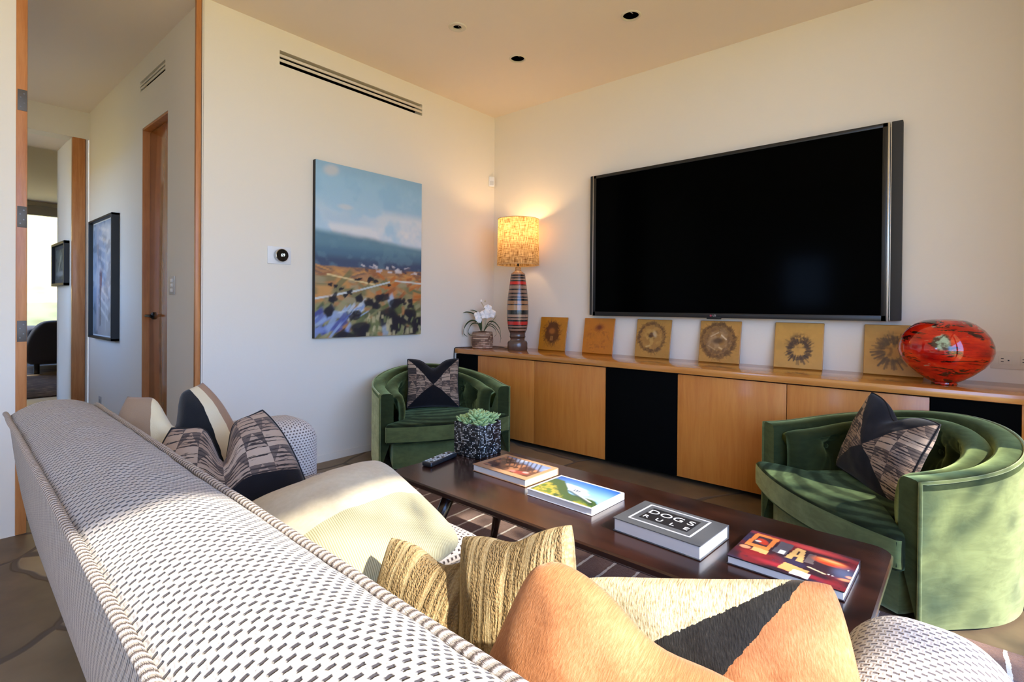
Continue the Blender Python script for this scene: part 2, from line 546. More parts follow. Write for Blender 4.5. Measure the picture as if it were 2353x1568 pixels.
# cream suede / corduroy pillow
m = Mat('suede over corduroy'); u, v, _ = m.xyz(m.coord('UV'))
f = m.noise(m.vec(u, v, 0), 30, 4)
cord = v < .40
rib = (u * 90.0).frac()
ribs = m.smooth((rib - .5).abs() * 2, .3, .9)
sued = m.mix(f, rgb(206, 194, 166), rgb(180, 166, 138))
cd = m.mix(ribs * .7, rgb(184, 174, 136), rgb(128, 118, 84))
m.set(base=m.mix(cord, sued, cd), rough=.95, spec=.1, sheen=.15)
m.bump(cord * (1 - ribs) + f * .3, .35, .003); MT['suede'] = m.mat

# gold boucle
m = Mat('gold boucle'); u, v, _ = m.xyz(m.coord('UV'))
uv = m.vec(u, v, 0)
b = m.voronoi(m.vec(u * 1.3, v, 0), 62, 'F1'); n = m.noise(m.vec(u * 6, v * .7, 0), 3, 3); n3 = m.noise(uv, 200, 2)
rib = m.smooth(m.noise(m.vec(u * 22, v * 1.4, 0), 1, 2), .38, .62)
c = m.ramp(rib * .55 + n * .25 + b * .5 - .05, [(.1, rgb(184, 166, 126)), (.5, rgb(158, 134, 92)), (.9, rgb(128, 102, 64))])
m.set(base=c, rough=.9, spec=.15, sheen=.25, sheen_tint=rgb(255, 236, 190))
m.bump((1 - b) * rib + n3 * .2, .9, .008); MT['boucle'] = m.mat

# hide pillows
def hide(name, patches):
    m = Mat(name); u, v, _ = m.xyz(m.coord('UV'))
    hair = m.noise(m.scale(m.vec(u, v, 0), (60, 14, 1), (0, 0, .5)), 3, 4, .65)
    big = m.noise(m.vec(u, v, 0), 4, 3)
    org = m.ramp(hair * .55 + big * .45, [(.3, rgb(142, 84, 46)), (.5, rgb(178, 116, 70)), (.7, rgb(202, 144, 98))])
    c = org
    if patches:
        wv = (m.noise(m.vec(u, v, 0), 44, 3) - .5) * .03
        d = (1.03 - v + wv) / (.93 - u).max(.004)
        blk = m.ramp(hair, [(.35, rgb(20, 19, 18)), (.62, rgb(44, 42, 38)), (.8, rgb(78, 74, 66))])
        crm = m.ramp(hair, [(.35, rgb(150, 126, 82)), (.55, rgb(226, 212, 170)), (.8, rgb(240, 232, 206))])
        c = m.mix(d > .42, crm, blk)
        c = m.mix(d > 1.0, c, org)
    m.set(base=c, rough=.72, spec=.25, sheen=.25, sheen_tint=rgb(255, 225, 190), sheen_rough=.4)
    m.bump(hair, .35, .004); return m.mat
MT['hide'] = hide('tan hide', False)
MT['hide_patch'] = hide('hide patchwork', True)

# lamp body rings
m = Mat('ringed lamp glaze'); x, y, z = m.xyz(m.coord('Object'))
st = []
r2 = random.Random(4)
zz = 0.0
pal = [rgb(150, 108, 84), rgb(34, 22, 20), rgb(168, 128, 98), rgb(40, 26, 22), rgb(134, 96, 76)]
bands = [(0, rgb(96, 74, 62)), (.105, rgb(60, 44, 38)), (.12, rgb(88, 66, 56)), (.16, rgb(48, 32, 28)), (.175, rgb(150, 116, 96)), (.195, rgb(30, 20, 18)), (.205, rgb(158, 122, 100)), (.22, rgb(34, 22, 20)),
         (.23, rgb(200, 44, 34)), (.262, rgb(30, 20, 18)), (.275, rgb(160, 126, 104)), (.29, rgb(34, 24, 20)), (.30, rgb(172, 136, 108)), (.325, rgb(30, 32, 26)), (.365, rgb(178, 134, 92)), (.41, rgb(40, 26, 22)), (.42, rgb(168, 120, 80)), (.448, rgb(26, 20, 18)), (.468, rgb(156, 122, 100)), (.478, rgb(30, 20, 18)), (.49, rgb(146, 112, 92)), (.51, rgb(28, 18, 16)), (.523, rgb(150, 116, 96)), (.548, rgb(34, 24, 20)), (.558, rgb(156, 122, 100)), (.59, rgb(30, 20, 18)), (.598, rgb(206, 44, 34)), (.625, rgb(28, 18, 16))]
fr = z / (.78 * .885)
els = [(b / .78, c) for b, c in bands]
lo = m.ramp(fr, els, 'CONSTANT')
bands2 = [(.64, rgb(160, 126, 104)), (.655, rgb(40, 26, 22)), (.665, rgb(150, 116, 96)), (.675, rgb(34, 22, 20)), (.69, rgb(160, 124, 100)), (.715, rgb(196, 156, 110)), (.73, rgb(60, 40, 32)), (.737, rgb(206, 168, 120)), (.748, rgb(60, 40, 32)), (.755, rgb(206, 168, 120)), (.766, rgb(50, 32, 26))]
hi = m.ramp(fr, [(b / .78, c) for b, c in bands2], 'CONSTANT')
sp = m.noise(m.coord('Object'), 70, 2)
m.set(base=m.mix((sp > .66) * .4, m.mix(z > .5664, lo, hi), rgb(60, 44, 36)), rough=.24, coat=.35)
m.bump(m.noise(m.scale(m.coord('Object'), (1, 1, 40)), 3, 2), .15, .004); MT['lamp_body'] = m.mat

# lamp shade: translucent slub linen
m = Mat('linen lamp shade'); u, v, _ = m.xyz(m.coord('UV'))
a = m.noise(m.vec(u * 15, v * 95, 0), 1, 2); b = m.noise(m.vec(u * 150, v * 7, 0), 1, 2)
w = m.smooth(a * .5 + b * .5, .36, .62)
col = m.mix(w, rgb(128, 88, 48), rgb(230, 200, 148))
tr = m.node('ShaderNodeBsdfTranslucent'); m.put(tr.inputs[0], col)
df = m.node('ShaderNodeBsdfDiffuse'); m.put(df.inputs[0], col)
mx = m.node('ShaderNodeMixShader'); mx.inputs[0].default_value = .42
m.nt.links.new(tr.outputs[0], mx.inputs[1]); m.nt.links.new(df.outputs[0], mx.inputs[2])
m.nt.links.new(mx.outputs[0], m.out.inputs[0]); MT['shade'] = m.mat
MT['bulb'] = plain('lit bulb', rgb(255, 230, 180), .4, emit=(1, .72, .4, 1), emit_s=6.0)

# amber resin plaques with sea-urchin and flower shapes (marks of the thing itself)
AMB = [plain('amber resin %s' % k, c, .25, coat=.4) for k, c in zip('abcdef', (rgb(166, 104, 22), rgb(180, 104, 18), rgb(168, 118, 48), rgb(174, 122, 52), rgb(182, 130, 52), rgb(176, 126, 52)))]

# red art glass vase
m = Mat('red art glass'); ob = m.coord('Object'); x, y, z = m.xyz(ob)
ang = m.math('ARCTAN2', y, x)
st = m.noise(m.vec(ang * .8, z * 17, 1.3), 1.5, 4, .6, .5)
st2 = m.noise(m.vec(ang * 1.0 + 4, z * 26, 2.1), 1.3, 4, .65, .7)
red = m.ramp(st, [(.3, rgb(150, 12, 8)), (.5, rgb(204, 34, 14)), (.68, rgb(232, 66, 22))])
c = m.mix(m.smooth(st2, .53, .60), red, rgb(56, 18, 12))
c = m.mix(m.smooth(m.noise(m.vec(ang * 1.6, z * 30, 5), 1.2, 3), .64, .70) * .8, c, rgb(168, 134, 106))
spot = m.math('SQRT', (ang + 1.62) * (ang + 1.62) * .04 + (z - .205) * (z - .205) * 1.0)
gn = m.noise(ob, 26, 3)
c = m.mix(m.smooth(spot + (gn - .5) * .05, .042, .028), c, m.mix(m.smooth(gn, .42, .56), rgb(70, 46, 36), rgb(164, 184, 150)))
m.set(base=c, rough=.06, coat=.6, coat_rough=.03); MT['vase'] = m.mat

# woven basket pot, mosaic planter
m = Mat('woven pot'); u, v, _ = m.xyz(m.coord('UV'))
row = (v * 9).floor(); uu = (u * 16 + row * .5 + m.white(m.vec(row, 1.0, 0)) * .6)
k = m.white(m.vec(uu.floor(), row, 0))
edge = m.smooth(((v * 9).frac() - .5).abs() * 2, .62, .98)
c = m.ramp(k, [(0, rgb(96, 68, 50)), (.5, rgb(156, 122, 98)), (1, rgb(196, 166, 140))])
m.set(base=m.mix(edge, c, rgb(56, 36, 26)), rough=.7); m.bump(1 - edge, .7, .006); MT['basket'] = m.mat
m = Mat('black mosaic'); u, v, _ = m.xyz(m.coord('UV'))
cu, cv = (u / .0078), (v / .0068)
k = m.white(m.vec(cu.floor(), cv.floor(), 0)); sz = m.white(m.vec(cv.floor(), cu.floor(), 0)) * .35 + .5
tile = ((cu.frac() - .5).abs() * 2 < sz) * ((cv.frac() - .5).abs() * 2 < .66)
c = m.ramp(k, [(0, rgb(24, 24, 25)), (.5, rgb(44, 44, 44)), (.62, rgb(120, 120, 116)), (.8, rgb(196, 196, 190)), (1, rgb(228, 228, 222))])
m.set(base=m.mix(tile, rgb(14, 14, 15), c), rough=.35); m.bump(tile, .4, .003); MT['mosaic'] = m.mat
m = Mat('succulent leaf'); ob = m.coord('Object'); u, v, _ = m.xyz(m.coord('UV'))
m.set(base=m.mix(v, rgb(78, 112, 56), rgb(168, 194, 128)), rough=.5, sheen=.1); MT['succulent'] = m.mat
m = Mat('orchid leaf'); u, v, _ = m.xyz(m.coord('UV'))
m.set(base=m.mix((u - .5).abs() * 2, rgb(36, 52, 26), rgb(62, 84, 40)), rough=.4); MT['leaf'] = m.mat
MT['petal'] = plain('white petal', rgb(244, 240, 236), .6, sheen=.2)
MT['stem'] = plain('pale stem', rgb(196, 178, 146), .6)
MT['moss'] = plain('brown moss', rgb(86, 60, 40), .95)
def attrmat(name, rough=.5, coat=0.0, bump=.0):
    m = Mat(name); m.set(base=m.attr(), rough=rough, coat=coat)
    if bump: m.bump(m.noise(m.coord('UV'), 160, 3), bump, .002)
    return m.mat
MT['canvas'] = attrmat('painted canvas', .6, 0, .3)
MT['print'] = attrmat('glossy print', .25, .3)
MT['resin'] = attrmat('resin front', .3, .08)
MT['framed'] = attrmat('glazed print', .15, .5)
m = Mat('thin window glass')
t = m.node('ShaderNodeBsdfTransparent'); g = m.node('ShaderNodeBsdfGlossy'); g.inputs['Roughness'].default_value = .02
mx = m.node('ShaderNodeMixShader'); mx.inputs[0].default_value = .05
m.nt.links.new(t.outputs[0], mx.inputs[1]); m.nt.links.new(g.outputs[0], mx.inputs[2]); m.nt.links.new(mx.outputs[0], m.out.inputs[0])
MT['glass'] = m.mat
m = Mat('desert ground'); ob = m.coord('Object'); n = m.noise(ob, 1.5, 5); s2 = m.voronoi(ob, 3.0)
m.set(base=m.mix(m.smooth(n * .7 + s2 * .3, .3, .7), rgb(198, 162, 88), rgb(224, 188, 112)), rough=.95, spec=.1); MT['desert'] = m.mat
MT['bark'] = plain('desert tree bark', rgb(96, 84, 58), .9)
MT['treeleaf'] = plain('small desert leaves', rgb(110, 128, 70), .7)
m = Mat('bedroom rug'); ob = m.coord('Object'); n = m.noise(ob, 9, 4)
m.set(base=m.ramp(n, [(.35, rgb(58, 46, 44)), (.55, rgb(96, 78, 74)), (.7, rgb(140, 122, 114))]), rough=.95); MT['rug2'] = m.mat
# ---------------------------------------------------------------- setting
H = 2.74
XW = 3.72           # window wall on the right hand side
YB = -5.3           # wall at the far back of the room
def struct(o): o['kind'] = 'structure'; return o

fl = struct(box('floor', -9.2, XW + .2, YB - .2, .2, -.12, 0.0, MT['stone']))
ce = struct(box('ceiling', -2.9, XW + 1.12, YB - .2, .2, H, H + .2, MT['ceil']))
LIGHTS = [(.858, -1.276, .056, .026), (.882, -.732, .06, .046), (1.727, -.715, .06, .046)]
wl = struct(box('wall_left', -.2, 0.0, -2.385, 0.2, 0, H, MT['wall']))
VY0, VY1, VZ0, VZ1 = -1.961, -.836, 2.522, 2.61
cut(wl, [(-.12, .05, VY0, VY1, VZ0, VZ1)])
wr = struct(box('wall_right', -.2, XW + .2, 0.0, .2, 0, H, MT['wall']))
# wall left of the doorway
struct(box('wall_entry', -.2, 0.0, YB, -3.14, 0.0, H, MT['wall']))
wrr = struct(box('wall_rear', -.2, XW + .2, YB - .2, YB, 0, H, MT['wall']))
cut(wrr, [(1.2, 1.75, YB - .4, YB + .2, 1.1, 1.8)])
# window wall: solid pier next to the media wall, then tall openings between posts
struct(box('wall_window', XW, XW + .2, -.97, 0.0, 0, H, MT['wall']))
struct(box('wall_window_head', XW, XW + .2, YB, -.97, 2.62, H, MT['wall']))
for i, yy in enumerate((-1.52, -3.9, -4.8)):
    struct(box('window_post_%d' % (i + 1), XW + .05, XW + .11, yy - .03, yy + .03, 0, 2.62, MT['bronze']))
# baseboard strip with its shadow groove
struct(box('baseboard_left', -.001, .004, -2.384, 0, 0.0, .046, MT['wall']))

# hallway
hw = struct(box('wall_hall', -2.73, -.2, -2.385, -2.2, 0, H, MT['wall']))
cut(hw, [(-1.14, -.60, -2.5, -2.1, -.1, 2.26), (-1.195, -.653, -2.5, -2.33, 2.525, 2.597)])
struct(box('wall_hall_closet', -1.25, -.5, -2.26, -2.2, 0, 2.4, MT['black_hole']))
hlw = struct(box('wall_hall_left', -2.73, -.2, -3.75, -3.65, 0, H, MT['wall']))
cut(hlw, [(-2.6, -1.6, -3.9, -3.5, 1.0, 2.1)])  # unseen opening added to brighten the hallway
struct(box('wall_hall_end', -2.9, -2.73, -3.75, -2.385, 2.503, H, MT['wall']))
struct(box('wall_hall_stub', -2.9, -2.73, -3.75, -3.05, 0, 2.503, MT['wall']))
struct(box('wall_bedroom', -3.42, -2.775, -2.5, -2.38, 0, 2.508, MT['wall']))
struct(box('ceiling_passage', -3.42, -2.9, -3.75, -2.2, 2.508, 2.7, MT['ceil']))
struct(box('ceiling_bedroom', -9.2, -3.42, -5.4, .8, 2.80, 2.95, MT['ceil']))
struct(box('wall_bedroom_head', -9.2, -9.0, -5.4, .8, 2.68, 2.8, MT['wall']))
struct(box('wall_bedroom_end', -9.2, -9.0, -.6, .8, 0, 2.68, MT['wall']))
struct(box('wall_bedroom_start', -9.2, -9.0, -5.4, -3.6, 0, 2.68, MT['wall']))
struct(box('wall_bedroom_right', -9.2, -3.42, .7, .8, 0, 2.8, MT['wall']))
struct(box('wall_bedroom_left', -9.2, -3.42, -5.4, -5.3, 0, 2.8, MT['wall']))
struct(box('wall_bedroom_near', -3.42, -3.3, -2.38, .8, 0, 2.8, MT['wall']))
struct(box('wall_bedroom_near_left', -3.42, -3.3, -5.4, -3.05, 0, 2.8, MT['wall']))
# bedroom window: frame and pane
w1 = struct(thing('window_1', 'tall bright bedroom window seen down the hallway', 'window', (-9.0, -2.1, 0)))
bm = bmesh.new()
for a in ((-.06, .0, -1.5, -1.46, .25, 2.62), (-.06, 0, 1.46, 1.5, .25, 2.62), (-.06, 0, -1.5, 1.5, .25, .29), (-.06, 0, -1.5, 1.5, 2.6, 2.68)):
    bm_box(bm, *a)
from_bm('window_frame', bm, MT['bronze'], w1)
box('pane', -.035, -.029, -1.46, 1.46, .29, 2.6, MT['glass'], w1)
box('roller_shade', .02, .12, -1.5, 1.5, 2.56, 2.72, plain('grey shade box', rgb(150, 144, 138), .7), w1, .005)
struct(box('wall_bedroom_sill', -9.2, -9.0, -3.6, -.6, 0, .25, MT['wall']))

# doorway jambs (fir)
t1 = struct(box('trim_1', -.17, .003, -3.142, -3.104, 0, H, MT['fir'], None, .003))
t2 = struct(box('trim_2', -.02, .004, -2.424, -2.398, 0, H, MT['fir'], None, .003))
struct(box('trim_3', -.01, .002, -2.394, -2.387, 0, H, plain('pale bead', rgb(226, 214, 196), .5)))
struct(box('trim_4', -2.775, -2.725, -2.5, -2.412, 0, 2.503, MT['fir'], None, .003))
struct(box('trim_5', -2.775, -2.74, -2.406, -2.392, 0, 2.503, plain('pale door edge', rgb(214, 206, 196), .5)))
hm = MT['iron']
for k, (z, where) in enumerate(((1.945, 'upper'), (1.424, 'middle'), (.912, 'lower'))):
    hg = thing('door_hinge', {'upper': 'dark iron hinge plate highest on the wooden jamb at the far left', 'middle': 'iron hinge plate halfway up the wooden jamb at the far left', 'lower': 'iron hinge plate lowest on the jamb, just above the sofa back'}[where], 'hinge', (.003, -3.122, z), 0, 'hinge plates on the left jamb')
    box('leaf', 0, .0022, -.0155, .0165, -.047, .047, hm, hg, .001)
    bm = bmesh.new()
    for (sy, sz) in ((-.006, -.03), (.006, -.012), (-.006, .012), (.006, .03)):
        lathe_bm(bm, [(.0032, 0), (.0028, .0008), (0, .001)], 10)
        bm.verts.ensure_lookup_table()
        vs = [v for v in bm.verts if not v.tag]
        for v in vs:
            v.co = Vector((.0022 + v.co.z, sy + v.co.x, sz + v.co.y)); v.tag = True
    from_bm('screw', bm, plain('hinge screws', rgb(110, 106, 102), .4, metal=.8), hg)

# closet door in the hallway
d1 = struct(thing('door_1', 'varnished fir closet door with dark lever in the hallway', 'door', (-.87, -2.34, 0)))
box('door_panel', -.268, .268, 0.0, .04, .01, 2.24, MT['fir_door'], d1, .002)
box('jamb', -.272, -.262, -.043, .02, 0, 2.258, MT['fir'], d1)
box('head_jamb', -.27, .27, -.043, .02, 2.245, 2.259, MT['fir'], d1)
lv = lathe('lever_rose', [(.026, 0), (.026, .006), (.02, .012), (.009, .014), (.009, .045), (0, .046)], MT['bronze'], d1, 24)
lv.rotation_euler = (PI / 2, 0, 0); lv.location = (-.175, 0, .957)
tube('lever_handle', spline([(-.175, -.045, .957), (-.14, -.048, .957), (-.09, -.047, .956), (-.06, -.044, .955)], 5), [.008] * 16, MT['bronze'], lv and d1, 10)

# ceiling air slots: pale bars over a dark recess
def vent(name, label, length, hgt, n, loc, rot, depth):
    t = thing(name, label, 'air vent', loc, rot)
    box('backing', 0.001, length - .001, depth - .01, depth, -hgt / 2 + .001, hgt / 2 - .001, MT['black_hole'], t)
    p = hgt / (2 * n - 1) * .86
    for k in range(n - 1):
        zc = hgt * (k + 1) / n - hgt / 2
        box('slat', 0.001, length - .001, .001, .007, zc - p * .56, zc + p * .56, MT['offwhite'], t, .0015)
    for k, x in enumerate((0, length)):
        pass
    return t
vent('air_vent', 'long slot air vent with three black slots high on the painting wall', VY1 - VY0, VZ1 - VZ0, 3, (0.0, VY0, (VZ0 + VZ1) / 2), PI / 2, .1)
vent('air_vent', 'short three-slot air vent high in the hallway above the closet door', .542, .072, 3, (-1.195, -2.385, 2.561), 0, .05)

# recessed ceiling lights
cut(ce, cyls=[(x, y, H - .05, H + .12, rh + .003) for (x, y, r, rh) in LIGHTS])
labs = ['off recessed ceiling light with a small hole in a wide plate, left of the three',
        'off recessed ceiling light nearest the room corner', 'off recessed ceiling light above the television']
for (x, y, r, rh), lb in zip(LIGHTS, labs):
    t = thing('ceiling_light', lb, 'ceiling light', (x, y, H), 0, 'recessed ceiling lights')
    lathe('trim_ring', [(rh, .004), (rh, -.004), (rh + .004, -.006), (r - .004, -.005), (r, 0.0)], MT['offwhite'], t, 40, cap=False)
    lathe('housing', [(rh + .0025, .0), (rh + .0015, .1), (0, .1)], MT['black_hole'], t, 40, cap=False)
    if rh > .03:
        box('lamp_tube', -.005, .005, -.028, .032, .018, .028, MT['chrome'], t, .003)
    else:
        box('lamp_pin', -.003, .003, .008, .02, .006, .016, MT['chrome'], t, .001)

# outside: sunlit desert ground, a hillside beyond the bedroom, an added tree to dapple the sun
def hill(u, v):
    x = -9.5 + u * 39; y = -24 + v * 42
    return (x, y, -.14 + .05 * mnoise.noise(Vector((x * .3, y * .3, 0))) + .012 * max(0, x - 8) ** 1.4)
struct(grid('ground_outside', hill, 30, 40, MT['desert']))
def hill2(u, v):
    y = -16 + v * 28; x = -9.25 - u * 22
    z = -.2 + u * 12 + 1.2 * u * mnoise.noise(Vector((x * .4, y * .4, 3)))
    return (x, y, z)
struct(grid('hillside', hill2, 40, 50, MT['desert']))

# unseen tree added beyond the patio so that its crown breaks up the sunlight
r6 = random.Random(12)
tr = thing('added_tree', 'unseen sparse tree added outside the window wall to dapple the sunlight', 'tree', (6.4, -2.0, -.14))
tr.scale = (1.12, 1.0, 1.12)
bm = bmesh.new()
tips = []
tube_bm(bm, spline([(0, 0, -.1), (.05, .05, .9), (-.05, .1, 1.8), (0, .05, 2.5)], 5), [.07 - .002 * i for i in range(16)], 8)
for k in range(20):
    a = r6.uniform(0, 2 * PI); h0 = r6.uniform(1.6, 2.5); l = r6.uniform(.7, 1.5)
    p0 = Vector((0, .05, h0)); p2 = p0 + Vector((math.cos(a) * l * .7, math.sin(a) * l * (.55 if math.sin(a) > -.6 else 1.1), r6.uniform(.5, 1.7)))
    p1 = (p0 + p2) / 2 + Vector((0, 0, .2)); S_ = spline([p0, p1, p2], 5)
    tube_bm(bm, S_, [.028 - .0022 * i for i in range(len(S_))], 6); tips += S_[4:]
from_bm('trunk', bm, MT['bark'], tr, True)
bm = bmesh.new()
for p in tips:
    for q in range(13):
        c = p + Vector((r6.gauss(0, .10), r6.gauss(0, .12), r6.gauss(0, .10)))
        d = Vector((r6.gauss(0, 1), r6.gauss(0, 1), r6.gauss(0, 1))).normalized(); e = d.orthogonal().normalized(); f_ = d.cross(e)
        s_ = r6.uniform(.03, .06)
        vs_ = [bm.verts.new(c + e * a_ * s_ + f_ * b_ * s_ * .5) for a_, b_ in ((-1, 0), (0, -1), (1, 0), (0, 1))]
        bm.faces.new(vs_)
from_bm('foliage', bm, MT['treeleaf'], tr)
# ---------------------------------------------------------------- media cabinet
CT = .688; CD = -.477
ct = box('countertop', 0.002, XW - .002, CD, -.001, CT - .038, CT, MT['maple'], None, .0025)
tag(ct, 'long continuous maple countertop running along the television wall', 'countertop')
FY = -.46; BZ = .034; TZ = CT - .0385
def unit(name, label, x0, x1, doors, posts=()):
    u = thing(name, label, 'cabinet', (x0, 0, 0), 0, 'built-in units under the maple countertop')
    w = x1 - x0
    bm = bmesh.new()
    e = .0015
    bm_box(bm, e, w - e, FY + .022, -.002, BZ + .004, TZ - .006)
    bm_box(bm, e, w - e, FY + .16, -.002, 0, BZ + .004)
    from_bm('carcass', bm, plain(name + ' carcass', rgb(30, 22, 16), .8), u)
    for (a, b, mt, nm) in doors:
        g = .0018
        box(nm, a - x0 + g, b - x0 - g, FY, FY + .019, BZ, TZ - .007, mt, u, .0012)
    for (a, b) in posts:
        box('end_panel', a - x0 + .001, b - x0, FY, FY + .021, BZ, TZ - .002, MT['maple_v'], u, .001)
    return u
unit('cabinet', 'narrow cabinet bay with a black cloth front in the room corner', .004, .257, [(.004, .257, MT['black_panel'], 'speaker_panel')])
unit('cabinet', 'double-door maple cabinet behind the far green chair', .257, 1.431, [(.257, .835, MT['maple_v'], 'door'), (.835, 1.431, MT['maple_v'], 'door')])
unit('cabinet', 'cabinet bay with a black cloth front below the left part of the television', 1.431, 1.92, [(1.431, 1.92, MT['black_panel'], 'speaker_panel')])
unit('cabinet', 'double-door maple cabinet behind the near green chair', 1.92, 3.097, [(1.92, 2.512, MT['maple_v'], 'door'), (2.512, 3.097, MT['maple_v'], 'door')])
unit('cabinet', 'black-fronted cabinet bay with a maple end panel below the red vase', 3.097, XW - .004, [(3.097, 3.392, MT['black_panel'], 'speaker_panel')], [(3.393, XW - .004)])

# ---------------------------------------------------------------- television
tv = thing('television', 'large black wall-mounted flat television with side speakers', 'television', (1.992, -.002, 1.5045))
W2, H2 = .906, .5285
box('back_housing', -W2 + .03, W2 - .03, -.045, 0.0, -H2 + .03, H2 - .03, MT['black'], tv, .004)
bm = bmesh.new()
for a in ((-W2, W2, -.068, -.044, -H2, -H2 + .03), (-W2, W2, -.068, -.044, H2 - .022, H2), (-W2, -W2 + .022, -.068, -.044, -H2, H2), (W2 - .022, W2, -.068, -.044, -H2, H2)):
    bm_box(bm, *a, .0015)
from_bm('bezel', bm, plain('tv bezel', rgb(22, 22, 22), .35), tv, True, angle=.6)
box('screen', -W2 + .02, W2 - .02, -.065, -.046, -H2 + .028, H2 - .02, MT['tvglass'], tv)
for s in (-1, 1):
    a, b = sorted((s * (W2 + .0005), s * (W2 + (.010 if s > 0 else .003))))
    box('silver_strip', a, b, -.066, -.03, -H2 - .001, H2 + .001, MT['silver'], tv, .001)
    a, b = sorted((s * (W2 + .016), s * (W2 + (.064 if s > 0 else .040))))
    sp = box('side_speaker', a, b, -.05, -.004, -H2 + .004, H2 + .006, MT['grille'], tv, .003)
    a, b = sorted((s * (W2 + .013), s * (W2 + .0165)))
    box('speaker_trim', a, b, -.0515, -.02, -H2 + .006, H2 + .004, MT['silver'], sp)
    a, b = sorted((s * (W2 + .009), s * (W2 + .014)))
    box('speaker_bracket', a, b, -.04, -.01, -H2 + .02, H2 - .02, MT['black'], sp)
lg = box('logo_tab', -.045, .045, -.069, -.05, -H2 - .008, -H2 + .006, MT['black'], tv, .003)
text('logo_lettering', 'LG', .017, MT['letter'], lg, (.006, -.0695, -H2 + .0155), (PI / 2, 0, 0))
d = lathe('logo_mark', [(.0065, 0), (.0065, .0008), (0, .001)], MT['red_dot'], lg, 20)
d.rotation_euler = (PI / 2, 0, 0); d.location = (-.017, -.069, -H2 + .0145)

# ---------------------------------------------------------------- coffee table
TT = .40
tb = thing('coffee_table', 'long low dark wood coffee table with rounded corners', 'table', (2.295, -2.005, 0), math.radians(-1.0))
def table_outline(k, inset=0.0, n=8):
    hx_, hy_ = .768 - inset, .262 - inset
    r = .05
    pts = []
    for (cx, cy, a0) in ((hx_ - r, hy_ - r, 0), (-hx_ + r, hy_ - r, PI / 2), (-hx_ + r, -hy_ + r, PI), (hx_ - r, -hy_ + r, 1.5 * PI)):
        for i in range(n + 1):
            a = a0 + PI / 2 * i / n
            pts.append((cx + r * math.cos(a), cy + r * math.sin(a)))
    # slightly bowed long sides
    return [(x, y * (1 + .03 * (1 - (x / .768) ** 2))) for x, y in pts]
bm = bmesh.new()
rings = []
for ins, z in ((.0, TT - .018), (.0, TT - .005), (.004, TT), ):
    rings.append([bm.verts.new((x, y, z)) for x, y in table_outline(0, ins)])
low = [bm.verts.new((x, y, TT - .040)) for x, y in table_outline(0, .035)]
rings = [low] + rings
n = len(low)
for a, b in zip(rings, rings[1:]):
    for i in range(n): bm.faces.new((a[i], a[(i + 1) % n], b[(i + 1) % n], b[i]))
bm.faces.new(rings[-1]); bm.faces.new(low[::-1])
from_bm('tabletop', bm, MT['espresso'], tb, True, angle=.5)
bm = bmesh.new()
bm_box(bm, -.56, .56, -.15, -.125, TT - .085, TT - .038); bm_box(bm, -.56, .56, .125, .15, TT - .085, TT - .038)
for x in (-.55, .55): bm_box(bm, x - .02, x + .02, -.15, .15, TT - .085, TT - .038)
from_bm('apron', bm, MT['espresso'], tb)
for sx in (-1, 1):
    for sy in (-1, 1):
        bm = bmesh.new()
        tube_bm(bm, [(sx * .53, sy * .14, TT - .038), (sx * .60, sy * .185, .16), (sx * .655, sy * .215, .0165)], [.024, .021, .014], 16)
        from_bm('leg', bm, MT['espresso'], tb, True)

# ---------------------------------------------------------------- rugs
rg = box('rug', .62, 3.55, -2.75, -1.30, .0005, .011, MT['rug'], None, .003)
tag(rg, 'brown striped rug with thin cream lines under the coffee table', 'rug')
rg2 = box('rug', -6.7, -4.45, -3.3, -.7, .0005, .012, MT['rug2'], None, .003)
tag(rg2, 'dark patterned rug on the bedroom floor beyond the hallway', 'rug')

# bedroom bed end, navy
bd = thing('bed', 'navy upholstered rounded bed end seen through the far doorway', 'bed', (-7.1, -1.45, 0))
def bwarp(p):
    if p.z > .3: p.y = p.y + .16 * ((p.z - .3) / .45) ** 2 * (1 if p.y < 0 else 0)
    return p
roundbox('bed_end', -.25, .10, -.86, .9, .13, .78, .1, MT['navy'], bd, 12, warp=bwarp)
roundbox('mattress', -1.7, -.2, -.8, .85, .2, .66, .08, MT['navy'], bd, 8)
for y in (-.74, .8):
    for x in (.03, -1.6):
        box('leg', x - .03, x + .03, y - .03, y + .03, 0, .16, MT['bronze'], bd, .004)

# ---------------------------------------------------------------- sofa
sf = thing('sofa', 'long cream basket-weave sofa seen from behind its high back', 'sofa', (1.0, -3.262, 0), math.radians(-2.0))
SL = 2.25
def back_prof():
    P = []
    for i in range(9):                       # rear face, raked and gently swollen
        t = i / 8
        P.append((.125 - .125 * t - .02 * math.sin(PI * t), .06 + .64 * t))
    for i in range(1, 20):                   # domed top
        t = i / 20
        P.append((.21 * t, .70 + .040 * math.sin(PI * t) ** .8))
    for i in range(10):
        t = i / 9
        P.append((.21 + .03 * math.sin(PI * t * .5), .70 - .5 * t))
    return P
BP = back_prof()
acc = [0]
for a, b in zip(BP, BP[1:]): acc.append(acc[-1] + math.hypot(a[0] - b[0], a[1] - b[1]))
def back_fn(u, v):
    k = min(len(BP) - 1, int(round(v * (len(BP) - 1))))
    y, z = BP[k]
    x = u * SL
    e = min(x, SL - x)
    s = 1 - max(0, 1 - e / .05) ** 2.2 * .12 if e < .05 else 1.0
    lump = .0035 * mnoise.noise(Vector((x * 5, y * 9, z * 2))) + .003 * mnoise.noise(Vector((x * 14, y * 16, 4)))
    return (x, .11 + (y - .11) * s, .06 + (z - .06) * (1 - (1 - s) * .35) + (lump if z > .69 else 0))
bk = grid('back', back_fn, 150, len(BP) - 1, MT['weave'], sf, uvfn=lambda u, v: (acc[int(round(v * (len(BP) - 1)))], u * SL))
bm = bmesh.new(); bm.from_mesh(bk.data)
bmesh.ops.holes_fill(bm, edges=[e for e in bm.edges if e.is_boundary], sides=0)
